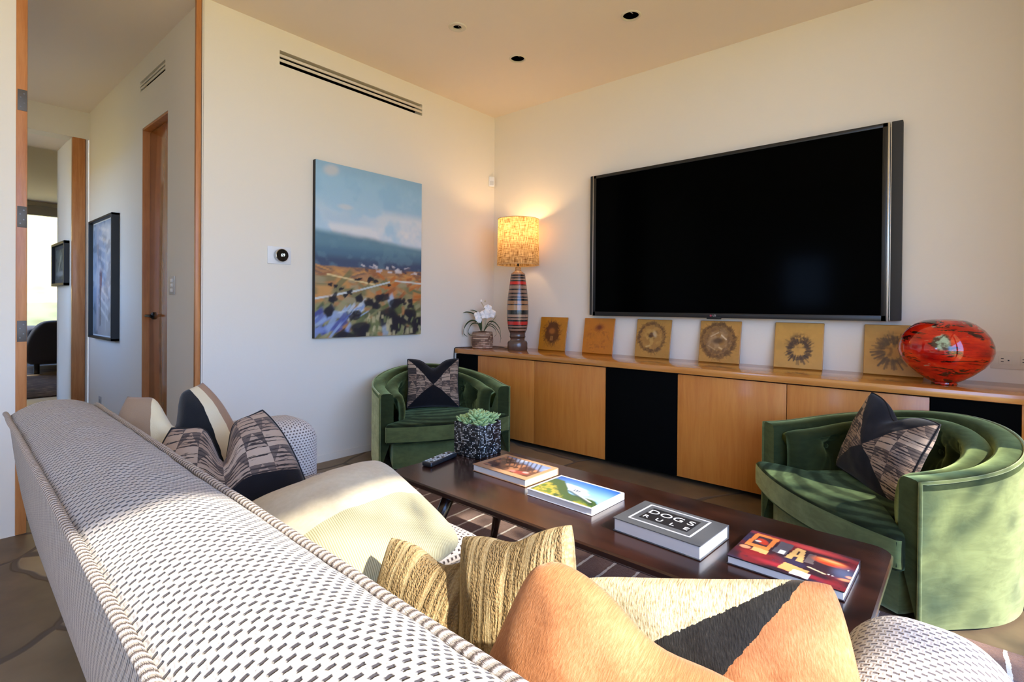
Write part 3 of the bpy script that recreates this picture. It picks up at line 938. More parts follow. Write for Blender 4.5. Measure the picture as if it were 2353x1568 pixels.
bm.to_mesh(bk.data); bm.free()
for yy in (0.0, .21):
    pts = []
    for i in range(141):
        x = .004 + (SL - .008) * i / 140
        pts.append(Vector((x, yy - .004 * (1 if yy == 0 else -1) + .0015 * mnoise.noise(Vector((x * 9, yy, 0))), .703 + .002 * mnoise.noise(Vector((x * 7, yy, 3))))))
    def pf(u, v, pts=pts):
        p = pts[int(round(u * 140))]; a = 2 * PI * v
        return (p.x, p.y + .007 * math.cos(a), p.z + .007 * math.sin(a))
    grid('piping', pf, 140, 10, MT['piping'], bk, wrapv=True, uvfn=lambda u, v: (u * SL, v))
def arm_warp(x0):
    def f(p):
        return p
    return f
for (a, b) in ((.02, .285), (2.03, 2.235)):
    roundbox('arm', a, b, .16, .875, .09, .592, .085, MT['weave_arm'], sf, 22, bulge=(.006, .0, .012))
for (a, b) in ((.29, 1.178), (1.184, 2.026)):
    roundbox('seat_cushion', a, b, .225, .905, .262, .405, .055, MT['weave_open'], sf, 22, bulge=(0, .01, .018))
box('seat_base', .03, 2.22, .14, .845, .075, .26, MT['weave_open'], sf, .02, 3)
for x in (.1, 2.15):
    for y in (.17, .78):
        lathe('leg', [(.018, .012 if y > .5 else 0), (.024, .08)], MT['espresso'], sf, 16, loc=(x, y, 0))

# ---------------------------------------------------------------- barrel chairs
LA, RO = .20, .446
def path(s, r):
    """U-shaped plan, s 0..1, facing +x; returns point and back weight"""
    L1 = LA; L2 = PI * .41; T = 2 * L1 + L2
    d = s * T
    if d < L1: return Vector((LA - d, -r, 0)), 0.0 + d / T * 2
    if d > L1 + L2: return Vector((d - L1 - L2, r, 0)), (T - d) / T * 2
    th = -PI / 2 - (d - L1) / L2 * PI
    return Vector((r * math.cos(th), r * math.sin(th), 0)), min(d, T - d) / T * 2
def rim(w): 
    t = w * w * (3 - 2 * w); return .490 + .110 * t
def barrel_chair(label, loc, rot):
    c = thing('barrel_chair', label, 'armchair', loc, rot, 'green velvet barrel chairs')
    # shell
    prof = [(.0, 'b', .012)] 
    P = [(RO - .004, .012, 0), (RO, .04, 0), (RO, .30, 0), (RO, -.03, 1), (RO - .005, -.010, 1), (RO - .018, -.001, 1), (RO - .04, .0, 1), (RO - .066, -.001, 1), (RO - .080, -.010, 1), (RO - .086, -.03, 1), (RO - .086, .24, 0)]
    bm = bmesh.new(); NS = 84
    rings = []
    for i in range(NS + 1):
        s = i / NS
        ring = []
        for (r, z, rel) in P:
            p, w = path(s, r); p.z = z + (rim(w) if rel else 0)
            ring.append(bm.verts.new(p))
        rings.append(ring)
    for a, b in zip(rings, rings[1:]):
        for k in range(len(P) - 1): bm.faces.new((a[k], a[k + 1], b[k + 1], b[k]))
    bm.faces.new(rings[0][::-1]); bm.faces.new(rings[-1])
    for a, b in zip(rings, rings[1:]): pass
    bm.faces.ensure_lookup_table()
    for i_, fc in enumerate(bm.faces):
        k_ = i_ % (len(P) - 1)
        fc.material_index = 0 if (i_ < NS * (len(P) - 1) and k_ < 3) else 1  # outer wall takes the lit copy, rim and inside the shaded one
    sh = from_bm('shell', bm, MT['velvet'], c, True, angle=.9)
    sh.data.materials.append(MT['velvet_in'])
    pts = []
    for k in range(12): pts.append(Vector((LA + .002, -RO, .015 + (rim(0) - .02) * k / 11)))
    for i in range(1, 60):
        p, w = path(i / 60, RO - .004); p.z = rim(w) - .006; pts.append(p)
    for k in range(12): pts.append(Vector((LA + .002, RO, rim(0) - .005 - (rim(0) - .02) * k / 11)))
    tube('piping', pts, .006, MT['velvet'], sh, 8)
    # tufted inner back
    btn = [(.13, .405), (.27, .43), (.40, .45), (.5, .455), (.60, .45), (.73, .43), (.87, .405)]
    R1, R0 = .362, .262
    TL = 2 * LA + PI * .3
    def tuft(s, z):
        d = 0.0
        for (bs, bz) in btn:
            ds = (s - bs) * TL; dz = z - bz
            rr = ds * ds + dz * dz
            d += .034 * math.exp(-rr / .0012) + .018 * math.exp(-rr / .006)
            for (ax, az) in ((0, -1), (.75, .66), (-.75, .66), (.5, -.87), (-.35, -.93), (.3, .95)):
                t = ds * ax + dz * az; n_ = -ds * az + dz * ax
                if t > 0: d += .011 * math.exp(-(n_ / (.0075)) ** 2) * math.exp(-t / .075)
        return min(d, .052)
    def inner(u, v):
        s = .008 + .984 * u
        hw = None
        p0, w = path(s, 1.0)
        zt = rim(w) - .018
        endr = min(1.0, math.sqrt(max(0, 1 - max(0, 1 - min(u, 1 - u) / .045) ** 2)))
        if v < .70:                          # inner face going up
            t = v / .70; z = .285 + (zt - .035 - .285) * t
            puff = .016 * math.sin(PI * min(1, t * 1.0)) ** .7
            r = R0 - puff + tuft(s, z) + .012
        elif v < .9:                         # rolled top
            t = (v - .70) / .2; a = t * PI
            z = zt - .035 + .035 * math.sin(a)
            r = (R0 + R1) / 2 + .006 - ((R1 - R0) / 2 - .006) * math.cos(a)
        else:
            t = (v - .9) / .1; z = zt - .035 - (zt - .2) * t * .4; r = R1 + .0
        r = R1 - (R1 - r) * (.45 + .55 * endr)
        p, _ = path(s, r)
        p.x -= .025 * (1 if (u < .2 or u > .8) else 1) * (1 - min(1, min(u, 1 - u) / .2))
        return (p.x, p.y, z - .02 * (1 - endr))
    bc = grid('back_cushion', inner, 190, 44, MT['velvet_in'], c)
    bm = bmesh.new(); bm.from_mesh(bc.data)
    bmesh.ops.holes_fill(bm, edges=[e for e in bm.edges if e.is_boundary], sides=0)
    bm.to_mesh(bc.data); bm.free()
    for (bs, bz) in btn:
        p, w = path(bs, R0 + .036)
        o = lathe('button', [(0, .006), (.007, .005), (.011, 0), (.008, -.004), (0, -.005)], MT['velvet_in'], bc, 14)
        dirv = Vector((-p.x if abs(p.x) > 0 and p.x < 0 else 0, -p.y, 0))
        o.rotation_euler = Vector((0, 0, 1)).rotation_difference(dirv.normalized()).to_euler()
        o.location = (p.x, p.y, bz)
    # seat cushion: T shaped with a bowed front
    def outline(half_f, xf, bow, rb, n=64):
        pts = []
        for i in range(25):
            a = PI / 2 + PI * i / 24; pts.append(Vector((rb * math.cos(a), rb * math.sin(a))))
        pts.append(Vector((LA + .006, -rb)))
        pts += [Vector((LA + .014, -rb - .02)), Vector((LA + .016, -half_f + .03)), Vector((LA + .022, -half_f + .006)), Vector((LA + .04, -half_f))]
        for i in range(21):
            t = i / 20 * 2 - 1
            pts.append(Vector((xf + bow * (1 - t * t), t * (half_f - .004))))
        pts += [Vector((LA + .04, half_f)), Vector((LA + .022, half_f - .006)), Vector((LA + .016, half_f - .03)), Vector((LA + .014, rb + .02)), Vector((LA + .006, rb))]
        return pts
    def pad(name, pts, z0, z1, r, dome, mat):
        cen = Vector((.02, 0)); n = len(pts)
        prof = [(0, z1 + dome), (.25, z1 + dome * .93), (.5, z1 + dome * .72), (.75, z1 + dome * .4), (.9, z1 + dome * .12), (.97, z1 - .002), (.99, z1 - r * .45), (1.0, z1 - r), (1.0, (z0 + z1) / 2), (1.0, z0 + .02), (.985, z0 + .004), (.95, z0)]
        bm = bmesh.new(); rings = []
        for (f, z) in prof:
            if f == 0: rings.append([bm.verts.new((cen.x, cen.y, z))]); continue
            rings.append([bm.verts.new(((cen + (p - cen) * f).x, (cen + (p - cen) * f).y, z)) for p in pts])
        for k in range(n): bm.faces.new((rings[0][0], rings[1][k], rings[1][(k + 1) % n]))
        for a, b in zip(rings[1:], rings[2:]):
            for k in range(n): bm.faces.new((a[k], b[k], b[(k + 1) % n], a[(k + 1) % n]))
        bm.faces.new(rings[-1])
        return from_bm(name, bm, mat, c, True, angle=1.0)
    oc = outline(.42, LA + .055, .075, .268)
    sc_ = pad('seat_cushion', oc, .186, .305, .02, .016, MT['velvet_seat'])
    fr = [p for p in oc if p.x > LA + .03]
    def band(u, v):
        k = u * (len(fr) - 1); i = min(int(k), len(fr) - 2); p = fr[i].lerp(fr[i + 1], k - i)
        o_ = .0022 * (1 if 0 < v < 1 else .2)
        return (p.x + o_, p.y * 1.002, .200 + (.292 - .200) * v)
    grid('seat_band', band, 60, 4, MT['velvet_mid'], sc_)  # front strip painted lighter, as if catching the light
    fp = [Vector((-.2, .30)), Vector((-.3, .15)), Vector((-.3, -.15)), Vector((-.2, -.30)), Vector((LA - .03, -.362)), Vector((LA - .002, -.362))]
    fp += [Vector((LA - .002 + .055 * (1 - (i / 10 - 1) ** 2), (i / 10 - 1) * .36)) for i in range(21)] + [Vector((LA - .002, .362)), Vector((LA - .03, .362))]
    pad('base', fp, .012, .182, .02, 0, MT['velvet_mid'])
    return c
barrel_chair('green velvet barrel chair in the far corner by the painting wall', (.472, -1.065, 0.0), math.radians(-23))
barrel_chair('green velvet barrel chair nearest the camera at the right edge', (2.93, -.908, 0.0), math.radians(-135))
# ---------------------------------------------------------------- pillows
def pillow(name, label, mat, W, Hh, T, loc, yaw, lean, roll=0.0, chop=0.0, group=None, pipe=None, pinch=.07, n=36, seed=0, sag=0.0, flop=0.0, cw=.33, ear=0.0, rnd=.05):
    """front faces local -y; chop pushes the middle of the top edge down"""
    t = thing(name, label, 'pillow', loc, 0, group)
    t.rotation_euler = (Matrix.Rotation(yaw, 3, 'Z') @ Matrix.Rotation(-lean, 3, 'X') @ Matrix.Rotation(roll, 3, 'Y')).to_euler()
    def shape(u, v, side):
        x, z = u * 2 - 1, v * 2 - 1
        ex = 1 - pinch * (1 - z * z) ** 1.0 * (1 if True else 0)
        ez = 1 - pinch * (1 - x * x) ** 1.0
        px, pz = x * W / 2 * (1 - pinch + pinch * abs(z) ** 2.2) , z * Hh / 2 * (1 - pinch + pinch * abs(x) ** 2.2)
        th = T / 2 * max(0, (1 - x * x)) ** .46 * max(0, (1 - z * z)) ** .46
        wr = mnoise.noise(Vector((x * 2.2 + seed, z * 2.2, side))) * .008 + mnoise.noise(Vector((x * 5 + seed, z * 5, side * 2))) * .004
        # seam puckers near the edges
        k_ = 1 - rnd * (abs(x * z)) ** 5
        px *= k_; pz *= k_
        em = max(abs(x), abs(z))
        th += wr * (1 - em ** 6) 
        c = chop * math.exp(-(x / cw) ** 2) * ((z + 1) / 2) ** 1.6
        pz -= c
        th += c * .18 * (1 - x * x) * (1 - abs(z) ** 3)
        y = side * th + sag * (1 - x * x) * (z * z)
        if ear: px *= 1 - ear * ((z + 1) / 2) ** 3
        if flop: y += flop * max(0, z) ** 2
        return (px, y, pz)
    N = n
    verts = []; idx = {}
    for side in (-1, 1):
        for i in range(N + 1):
            for j in range(N + 1):
                edge = i in (0, N) or j in (0, N)
                if side == 1 and edge: idx[(1, i, j)] = idx[(-1, i, j)]; continue
                uu = .5 - .5 * math.cos(PI * i / N) * .55 - .45 * (.5 - i / N); vv = .5 - .5 * math.cos(PI * j / N) * .55 - .45 * (.5 - j / N)
                idx[(side, i, j)] = len(verts); verts.append(shape(uu, vv, side))
    faces, uvs = [], []
    g = lambda i: .5 - .5 * math.cos(PI * i / N) * .55 - .45 * (.5 - i / N)
    for side in (-1, 1):
        for i in range(N):
            for j in range(N):
                q = [(i, j), (i + 1, j), (i + 1, j + 1), (i, j + 1)]
                if side == 1: q = q[::-1]
                faces.append([idx[(side, a, b)] for a, b in q]); uvs += [(g(a), g(b)) for a, b in q]
    me = bpy.data.meshes.new('cover'); me.from_pydata(verts, [], faces)
    l = me.uv_layers.new(name='UVMap'); l.data.foreach_set('uv', np.array(uvs, dtype=np.float32).ravel())
    for p in me.polygons: p.use_smooth = True
    me.update()
    link('cover', me, mat, t)
    if pipe is not None:
        loop = [(i, 0) for i in range(N)] + [(N, j) for j in range(N)] + [(i, N) for i in range(N, 0, -1)] + [(0, j) for j in range(N, -1, -1)]
        tube('piping', [verts[idx[(-1, a, b)]] for a, b in loop], .0036, pipe, t, 6)
    return t
BLK = plain('black piping', rgb(20, 18, 20), .85)
D = math.radians
PG = 'pillows on the sofa'
pillow('throw_pillow', 'tan, cream and black banded pillow in the far left corner of the sofa', MT['patch'], .40, .38, .15, (1.375, -2.92, .60), D(76), D(26), D(-8), .11, PG, seed=1, cw=.22, ear=.5, rnd=0, pinch=.1)
pillow('throw_pillow', 'patterned brown pillow with plain black lower half, dented at its top edge', MT['kilim_half'], .45, .40, .16, (1.64, -2.88, .535), D(64), D(34), D(-9), .12, PG, BLK, seed=2, cw=.2, ear=.48, rnd=0, pinch=.1)
pillow('throw_pillow', 'large cream suede and corduroy pillow lying tilted on the sofa seat', MT['suede'], .42, .42, .19, (2.075, -2.77, .50), D(63), D(72), D(-22), .0, PG, seed=3, pinch=.05, rnd=.1)
pillow('throw_pillow', 'small gold boucle pillow beside the cream pillow', MT['boucle'], .29, .28, .11, (2.475, -2.86, .462), D(12), D(32), D(-3), .022, PG, seed=4, pinch=.08)
pillow('throw_pillow', 'small gold boucle pillow behind the plain tan hide pillow', MT['boucle'], .235, .29, .11, (2.655, -2.83, .53), D(4), D(24), D(-19), .012, PG, seed=5, pinch=.08)
pillow('throw_pillow', 'plain tan hide pillow with a high corner in the foreground', MT['hide'], .34, .31, .14, (2.89, -2.955, .540), D(14), D(10), D(22), .02, PG, seed=6, pinch=.03, rnd=.14)
pillow('throw_pillow', 'cream, black and tan hide patchwork pillow against the near sofa arm', MT['hide_patch'], .36, .33, .13, (2.955, -2.80, .517), D(6), D(14), D(-15), .0, PG, seed=7, pinch=.03, rnd=.06)
pillow('throw_pillow', 'black and patterned crossed pillow propped in the far green chair', MT['kilim_x'], .38, .36, .13, (.375, -1.03, .495), D(50), D(17), D(0), .06, 'patterned pillows on the green chairs', BLK, seed=8, pinch=.09)
pillow('throw_pillow', 'black and patterned crossed pillow tilted in the near green chair', MT['kilim_x'], .42, .38, .16, (2.96, -.86, .475), D(-50), D(20), D(8), .06, 'patterned pillows on the green chairs', BLK, seed=9, pinch=.09)

# ---------------------------------------------------------------- table lamp
lp = thing('table_lamp', 'lit table lamp with linen drum shade and ringed brown and red base', 'lamp', (.455, -.200, CT))
prof = [(.0, 0), (.078, 0), (.082, .006), (.082, .062), (.076, .078), (.062, .086), (.058, .095), (.060, .105), (.066, .12), (.063, .128), (.062, .15), (.068, .165), (.078, .19), (.083, .24), (.0875, .30), (.0885, .36), (.087, .42), (.083, .48), (.077, .54), (.070, .60), (.062, .66), (.0585, .69), (.057, .70), (.046, .71), (.029, .722), (.025, .735), (.023, .755), (.018, .768), (.0, .77)]
lathe('base', [(r, z * .885) for r, z in prof], MT['lamp_body'], lp, 56)
lathe('neck', [(.008, .675), (.008, .76), (.012, .765), (.012, .84), (.0, .845)], MT['bronze'], lp, 16)
sh = grid('lamp_shade', lambda u, v: (( .172 - .006 * v) * math.cos(2 * PI * u), (.172 - .006 * v) * math.sin(2 * PI * u), .69 + .375 * v), 72, 6, MT['shade'], lp, wrapu=True)
rm = plain('shade rim', rgb(206, 172, 124), .8)
for z, r in ((.692, .1724), (1.063, .1664)):
    tube('shade_rim', [(r * math.cos(2 * PI * k / 64), r * math.sin(2 * PI * k / 64), z) for k in range(65)], .0022, rm, sh, 6)
bm = bmesh.new()
for k in range(3):
    a = 2 * PI * k / 3 + .4
    tube_bm(bm, [(.01 * math.cos(a), .01 * math.sin(a), .84), (.166 * math.cos(a), .166 * math.sin(a), 1.05)], .0016, 6)
from_bm('shade_frame', bm, MT['bronze'], sh, True)
bl = lathe('bulb', [(.0, .842), (.013, .845), (.016, .87), (.03, .90), (.032, .92), (.024, .945), (0, .955)], MT['bulb'], lp, 24)
ld = bpy.data.lights.new('lamp_light', 'POINT'); ld.energy = LAMP; ld.color = (1.0, .62, .28); ld.shadow_soft_size = .04
lo = bpy.data.objects.new('lamp_light', ld); COL.objects.link(lo); lo.parent = lp; lo.location = (0, 0, .975)
cd = tube('lamp_cord', spline([(.366, -.20, CT + .004), (.30, -.185, CT + .004), (.22, -.14, CT + .004), (.10, -.17, CT + .004), (.035, -.33, CT + .004), (.012, -.44, CT + .006), (.011, -.478, CT + .004), (.0105, -.486, CT - .02), (.0105, -.489, CT - .10), (.012, -.492, .40), (.012, -.50, .02)], 8), .0035, MT['cord'], None, 8)
tag(cd, 'thin black lamp cord running behind the orchid pot and over the countertop end', 'cord')

# ---------------------------------------------------------------- amber plaques
PX = [(.573, .841), (1.000, 1.264), (1.445, 1.705), (1.905, 2.165), (2.360, 2.619), (2.811, 3.072)]
PL = ['amber resin plaque with a dark bristly oval, beside the lamp', 'plain orange-amber plaque with one small dark spot near its top',
      'amber plaque with a ringed urchin shape and pale swirl, third from the lamp', 'amber plaque with a wide ruffled brown disc below the television logo',
      'amber plaque with an open wreath of dark spikes', 'amber plaque with a dark spiky wreath half hidden by the red vase']
def plaque_art(i):
    n = 72
    base = [rgb(184, 122, 32), rgb(196, 118, 24), rgb(184, 134, 60), rgb(190, 138, 64), rgb(198, 148, 66), rgb(190, 142, 64)][i]
    A = cvs(n, n, base); X, Y = xy(A)
    f1, f2, f3 = fbm(n, n, 3, 200 + i), fbm(n, n, 9, 220 + i), fbm(n, n, 20, 240 + i)
    over(A, sstep(f1, .4, .7) * .35, tuple(c * .7 for c in base[:3])); over(A, sstep(f2, .5, .75) * .25, tuple(min(1, c * 1.25) for c in base[:3]))
    rr = np.random.default_rng(300 + i)
    def ring(cx, cy, rx, ry, wd, col, op, rough_=.25):
        d = np.hypot((X - cx) / rx, (Y - cy) / ry) + (f2 - .5) * rough_ + (f3 - .5) * rough_
        over(A, (1 - sstep(abs(d - 1), wd * .5, wd)) * op * (.55 + .45 * sstep(f3, .35, .6)), col)
    def spikes(cx, cy, r0, r1, k, wd, col, op=.85, squash=1.0):
        for q in range(k):
            a = 2 * PI * q / k + rr.normal(0, .06); b0 = r0 * rr.uniform(.85, 1.15); b1 = r1 * rr.uniform(.82, 1.12)
            line(A, (cx + b0 * math.cos(a), cy + b0 * squash * math.sin(a)), (cx + b1 * math.cos(a + .08), cy + b1 * squash * math.sin(a + .08)), wd * rr.uniform(.6, 1.3), col, op * rr.uniform(.5, 1))
    if i == 0:
        dk = rgb(78, 38, 16); d = np.hypot((X - .47) / .32, (Y - .53) / .38) + (f3 - .5) * .5 + (f2 - .5) * .3
        over(A, (1 - sstep(d, .72, 1.08)) * .88, dk)
        spikes(.47, .53, .26, .37, 70, .007, dk, .6, 1.15)
        dab(A, .47, .58, .105, .085, 0, rgb(158, 98, 40), .5, .9)
        for k in range(4): line(A, (.43 + .03 * k, .30), (.435 + .028 * k, .42), .008, rgb(190, 140, 80), .7)
    elif i == 1:
        dab(A, .52, .74, .13, .08, .2, rgb(120, 48, 14), .8, .75); dab(A, .52, .74, .06, .05, .2, rgb(96, 34, 12), .6, .8)
        spikes(.52, .72, .02, .16, 18, .006, rgb(130, 56, 16), .5)
        over(A, sstep(f3, .52, .68) * np.exp(-((np.hypot(X - .5, (Y - .40)) - .26) / .12) ** 2) * .5, rgb(130, 62, 18))
    elif i in (2, 3):
        dk = rgb(92, 60, 32); r_ = .40 if i == 2 else .43
        d = np.hypot(X - .46, Y - .53) / r_ + (f3 - .5) * .2
        over(A, (1 - sstep(d, .9, 1.05)) * (.35 if i == 2 else .55), rgb(126, 88, 50))
        ring(.46, .53, r_ * .92, r_ * .92, .16, dk, .85); spikes(.46, .53, r_ * .85, r_ * 1.08, 60, .008, dk, .6)
        if i == 3:
            ring(.46, .53, r_ * .66, r_ * .66, .22, rgb(110, 78, 50), .8); ring(.46, .53, r_ * .45, r_ * .42, .3, rgb(150, 116, 76), .7)
            over(A, (1 - sstep(d, .2, .95)) * sstep(f2, .5, .64) * .8, rgb(176, 140, 98)); dab(A, .46, .52, .14, .07, .1, rgb(70, 46, 30), .6, .85)
            line(A, (.54, .66), (.66, .56), .016, rgb(226, 200, 160), .9); line(A, (.28, .62), (.46, .72), .012, rgb(206, 176, 136), .8); line(A, (.50, .36), (.56, .33), .02, rgb(220, 186, 130), .8); line(A, (.22, .40), (.40, .30), .01, rgb(196, 160, 112), .7)
        else:
            dab(A, .50, .60, .13, .10, .5, rgb(84, 50, 30), .5, .9); dab(A, .55, .62, .05, .09, .4, rgb(206, 180, 140), .5, .8); dab(A, .42, .55, .05, .04, 0, rgb(70, 40, 26), .5, .9); line(A, (.32, .28), (.42, .31), .018, rgb(206, 170, 110), .8)
            over(A, (1 - sstep(d, .3, .85)) * sstep(f2, .5, .62) * .5, rgb(206, 164, 84))
    else:
        dk = rgb(64, 42, 26) if i == 4 else rgb(84, 62, 36); cx, cy = (.52, .40) if i == 4 else (.50, .46); r0, r1 = (.15, .29) if i == 4 else (.17, .34)
        ring(cx, cy, r0 * 1.35, r0 * 1.25, .28, dk, .8 if i == 4 else .6); spikes(cx, cy, r0, r1, 30 if i == 4 else 40, .017, dk, .9)
        over(A, np.exp(-((np.hypot(X - cx, Y - cy - .12) - .16) / .09) ** 2) * (Y > cy + .05) * .8 * sstep(f3, .3, .55), dk)
        spikes(cx, cy + .05, r0 * 1.1, r1 * 1.05, 22, .01, dk, .6)
        if i == 5:
            for k in range(12): dab(A, cx + rr.normal(0, .13), cy + rr.normal(0, .12), .04, .03, rr.uniform(0, 3), dk, .5, .6)
    return A
for i, ((a, b), lb) in enumerate(zip(PX, PL)):
    cx = (a + b) / 2 - .012
    t = thing('resin_plaque', lb, 'plaque', (cx, -.066, CT + .0005), 0, 'amber plaques along the television wall')
    t.rotation_euler = (D(-9.5), 0, 0)
    w = (b - a) / 2
    bm = bmesh.new(); bm_box(bm, -w, w, 0, .010, .0, .272, .004, 3)
    o = from_bm('slab', bm, AMB[i], t, True, angle=.6)
    picture('embedded_shape', plaque_art(i), lambda u, v: (-w + .003 + (2 * w - .006) * u, -.0004, .003 + .266 * v), MT['resin'], t)

# ---------------------------------------------------------------- red vase
vs = lathe('art_vase', [(0, 0), (.046, 0), (.050, .004), (.048, .012), (.072, .026), (.108, .052), (.146, .088), (.170, .125), (.1785, .158), (.176, .190), (.164, .225), (.142, .258), (.112, .284), (.080, .300), (.052, .306), (.046, .304), (.05, .296), (.0, .29)], MT['vase'], None, 72, loc=(3.143, -.285, CT + .0005), angle=1.2)
tag(vs, 'round flattened red glass vase with brown streaks on the countertop', 'vase')

# ---------------------------------------------------------------- orchid
orc = thing('potted_orchid', 'white orchid in a woven brown pot at the corner end of the countertop', 'plant', (.140, -.285, CT))
grid('pot', lambda u, v: ((.083 + .008 * math.sin(PI * v)) * math.cos(2 * PI * u), (.083 + .008 * math.sin(PI * v)) * math.sin(2 * PI * u), .001 + .135 * v), 56, 14, MT['basket'], orc, wrapu=True)
lathe('moss', [(.082, .12), (.06, .135), (.03, .142), (0, .145)], MT['moss'], orc, 24, cap=False)
# leaves arch out across the picture plane of the corner: directions in plan
def leaf(pts, w, name='leaf'):
    w *= 1.35
    S = spline(pts, 6)
    n = len(S) - 1
    def f(u, v):
        i = int(round(v * n)); p = S[i]
        t = (S[min(i + 1, n)] - S[max(i - 1, 0)]).normalized()
        side = t.cross(Vector((0, 0, 1)))
        if side.length < .2: side = Vector((.66, -.75, 0))
        side.normalize()
        ww = w * math.sin(PI * min(1, .12 + .88 * v) ** 1.0) ** .7 if v < 1 else 0
        q = p + side * (u - .5) * ww + Vector((0, 0, .25 * ww * abs(u - .5) * 2))
        return q
    o = grid(name, f, 4, n, MT['leaf'], orc)
    m_ = o.modifiers.new('thick', 'SOLIDIFY'); m_.thickness = .0016
    return o
ex, ey = .76, .65                                  # left to right as seen
def L(*ps): return [Vector((a * ex - b * .65, a * ey + b * .76, z)) for a, b, z in ps]
leaf(L((-.01, 0, .14), (-.05, -.01, .215), (-.10, -.02, .225), (-.145, -.02, .18), (-.155, -.02, .12), (-.125, -.02, .095)), .034)
leaf(L((-.01, 0, .14), (-.04, .02, .20), (-.09, .03, .20), (-.12, .03, .15), (-.115, .03, .11), (-.07, .02, .10)), .02)
leaf(L((-.01, .01, .15), (-.04, .03, .25), (-.09, .03, .29), (-.145, .03, .30), (-.185, .02, .285)), .026)
leaf(L((-.01, .02, .16), (-.03, .05, .27), (-.07, .06, .31), (-.11, .06, .32)), .022)
leaf(L((.01, 0, .14), (.05, .0, .215), (.10, -.0, .215), (.145, -.0, .16), (.155, -.0, .09), (.150, 0, .045)), .026)
leaf(L((.01, -.01, .14), (.05, -.02, .20), (.10, -.02, .185), (.14, -.02, .13), (.16, -.02, .08)), .02)
leaf(L((.01, 0, .14), (.05, .02, .185), (.10, .02, .165), (.115, .02, .12), (.10, .02, .095)), .016)
leaf(L((.01, .01, .15), (.06, .02, .20), (.10, .02, .25), (.115, .02, .275)), .009)
st = tube('stem', spline(L((.0, 0, .13), (.012, 0, .20), (.02, 0, .27), (.018, 0, .33), (-.005, .0, .375), (-.012, 0, .39)), 6), .004, MT['stem'], orc, 8)
tube('stem', spline(L((.012, 0, .13), (.02, .01, .18), (.028, .01, .24), (.02, .01, .30)), 6), .0045, MT['stem'], orc, 8)
def petal(cx, cz, b, ang, w, l, tilt):
    def f(u, v):
        s = (u - .5) * w * math.sin(PI * (.06 + .94 * v) ** .75) ** .6 if v < 1 else 0
        a = s * math.cos(ang) - (v * l) * math.sin(ang); z = s * math.sin(ang) + v * l * math.cos(ang)
        bb = b - tilt * v * v * l + .35 * abs(u - .5) * w
        q = L((cx + a, bb, cz + z))[0]
        return q
    return f
def flower(cx, cz, b, sc):
    bm = bmesh.new()
    me_list = []
    for ang, w, l in ((0, .75, .8), (1.25, 1.15, .9), (-1.25, 1.15, .9), (2.5, .8, .85), (-2.5, .8, .85)):
        f = petal(cx, cz, b, ang, w * sc, l * sc, .3)
        nu, nv = 6, 7
        V_ = [[bm.verts.new(f(i / nu, j / nv)) for j in range(nv + 1)] for i in range(nu + 1)]
        for i in range(nu):
            for j in range(nv): bm.faces.new((V_[i][j], V_[i + 1][j], V_[i + 1][j + 1], V_[i][j + 1]))
    o = from_bm('flower', bm, MT['petal'], orc, True)
    m_ = o.modifiers.new('thick', 'SOLIDIFY'); m_.thickness = .0012
    return o
flower(.022, .285, -.02, .052); flower(.070, .29, -.01, .050); flower(.045, .335, .0, .042); flower(-.038, .275, -.01, .042); flower(-.032, .235, -.015, .034)
bp_ = lathe('bud', [(0, 0), (.008, .006), (.009, .014), (.004, .024), (0, .027)], MT['petal'], orc, 12); bp_.location = L((-.012, 0, .385))[0]
bp_ = lathe('bud', [(0, 0), (.007, .006), (.008, .012), (.004, .02), (0, .022)], MT['stem'], orc, 12); bp_.location = L((.02, .01, .385))[0]

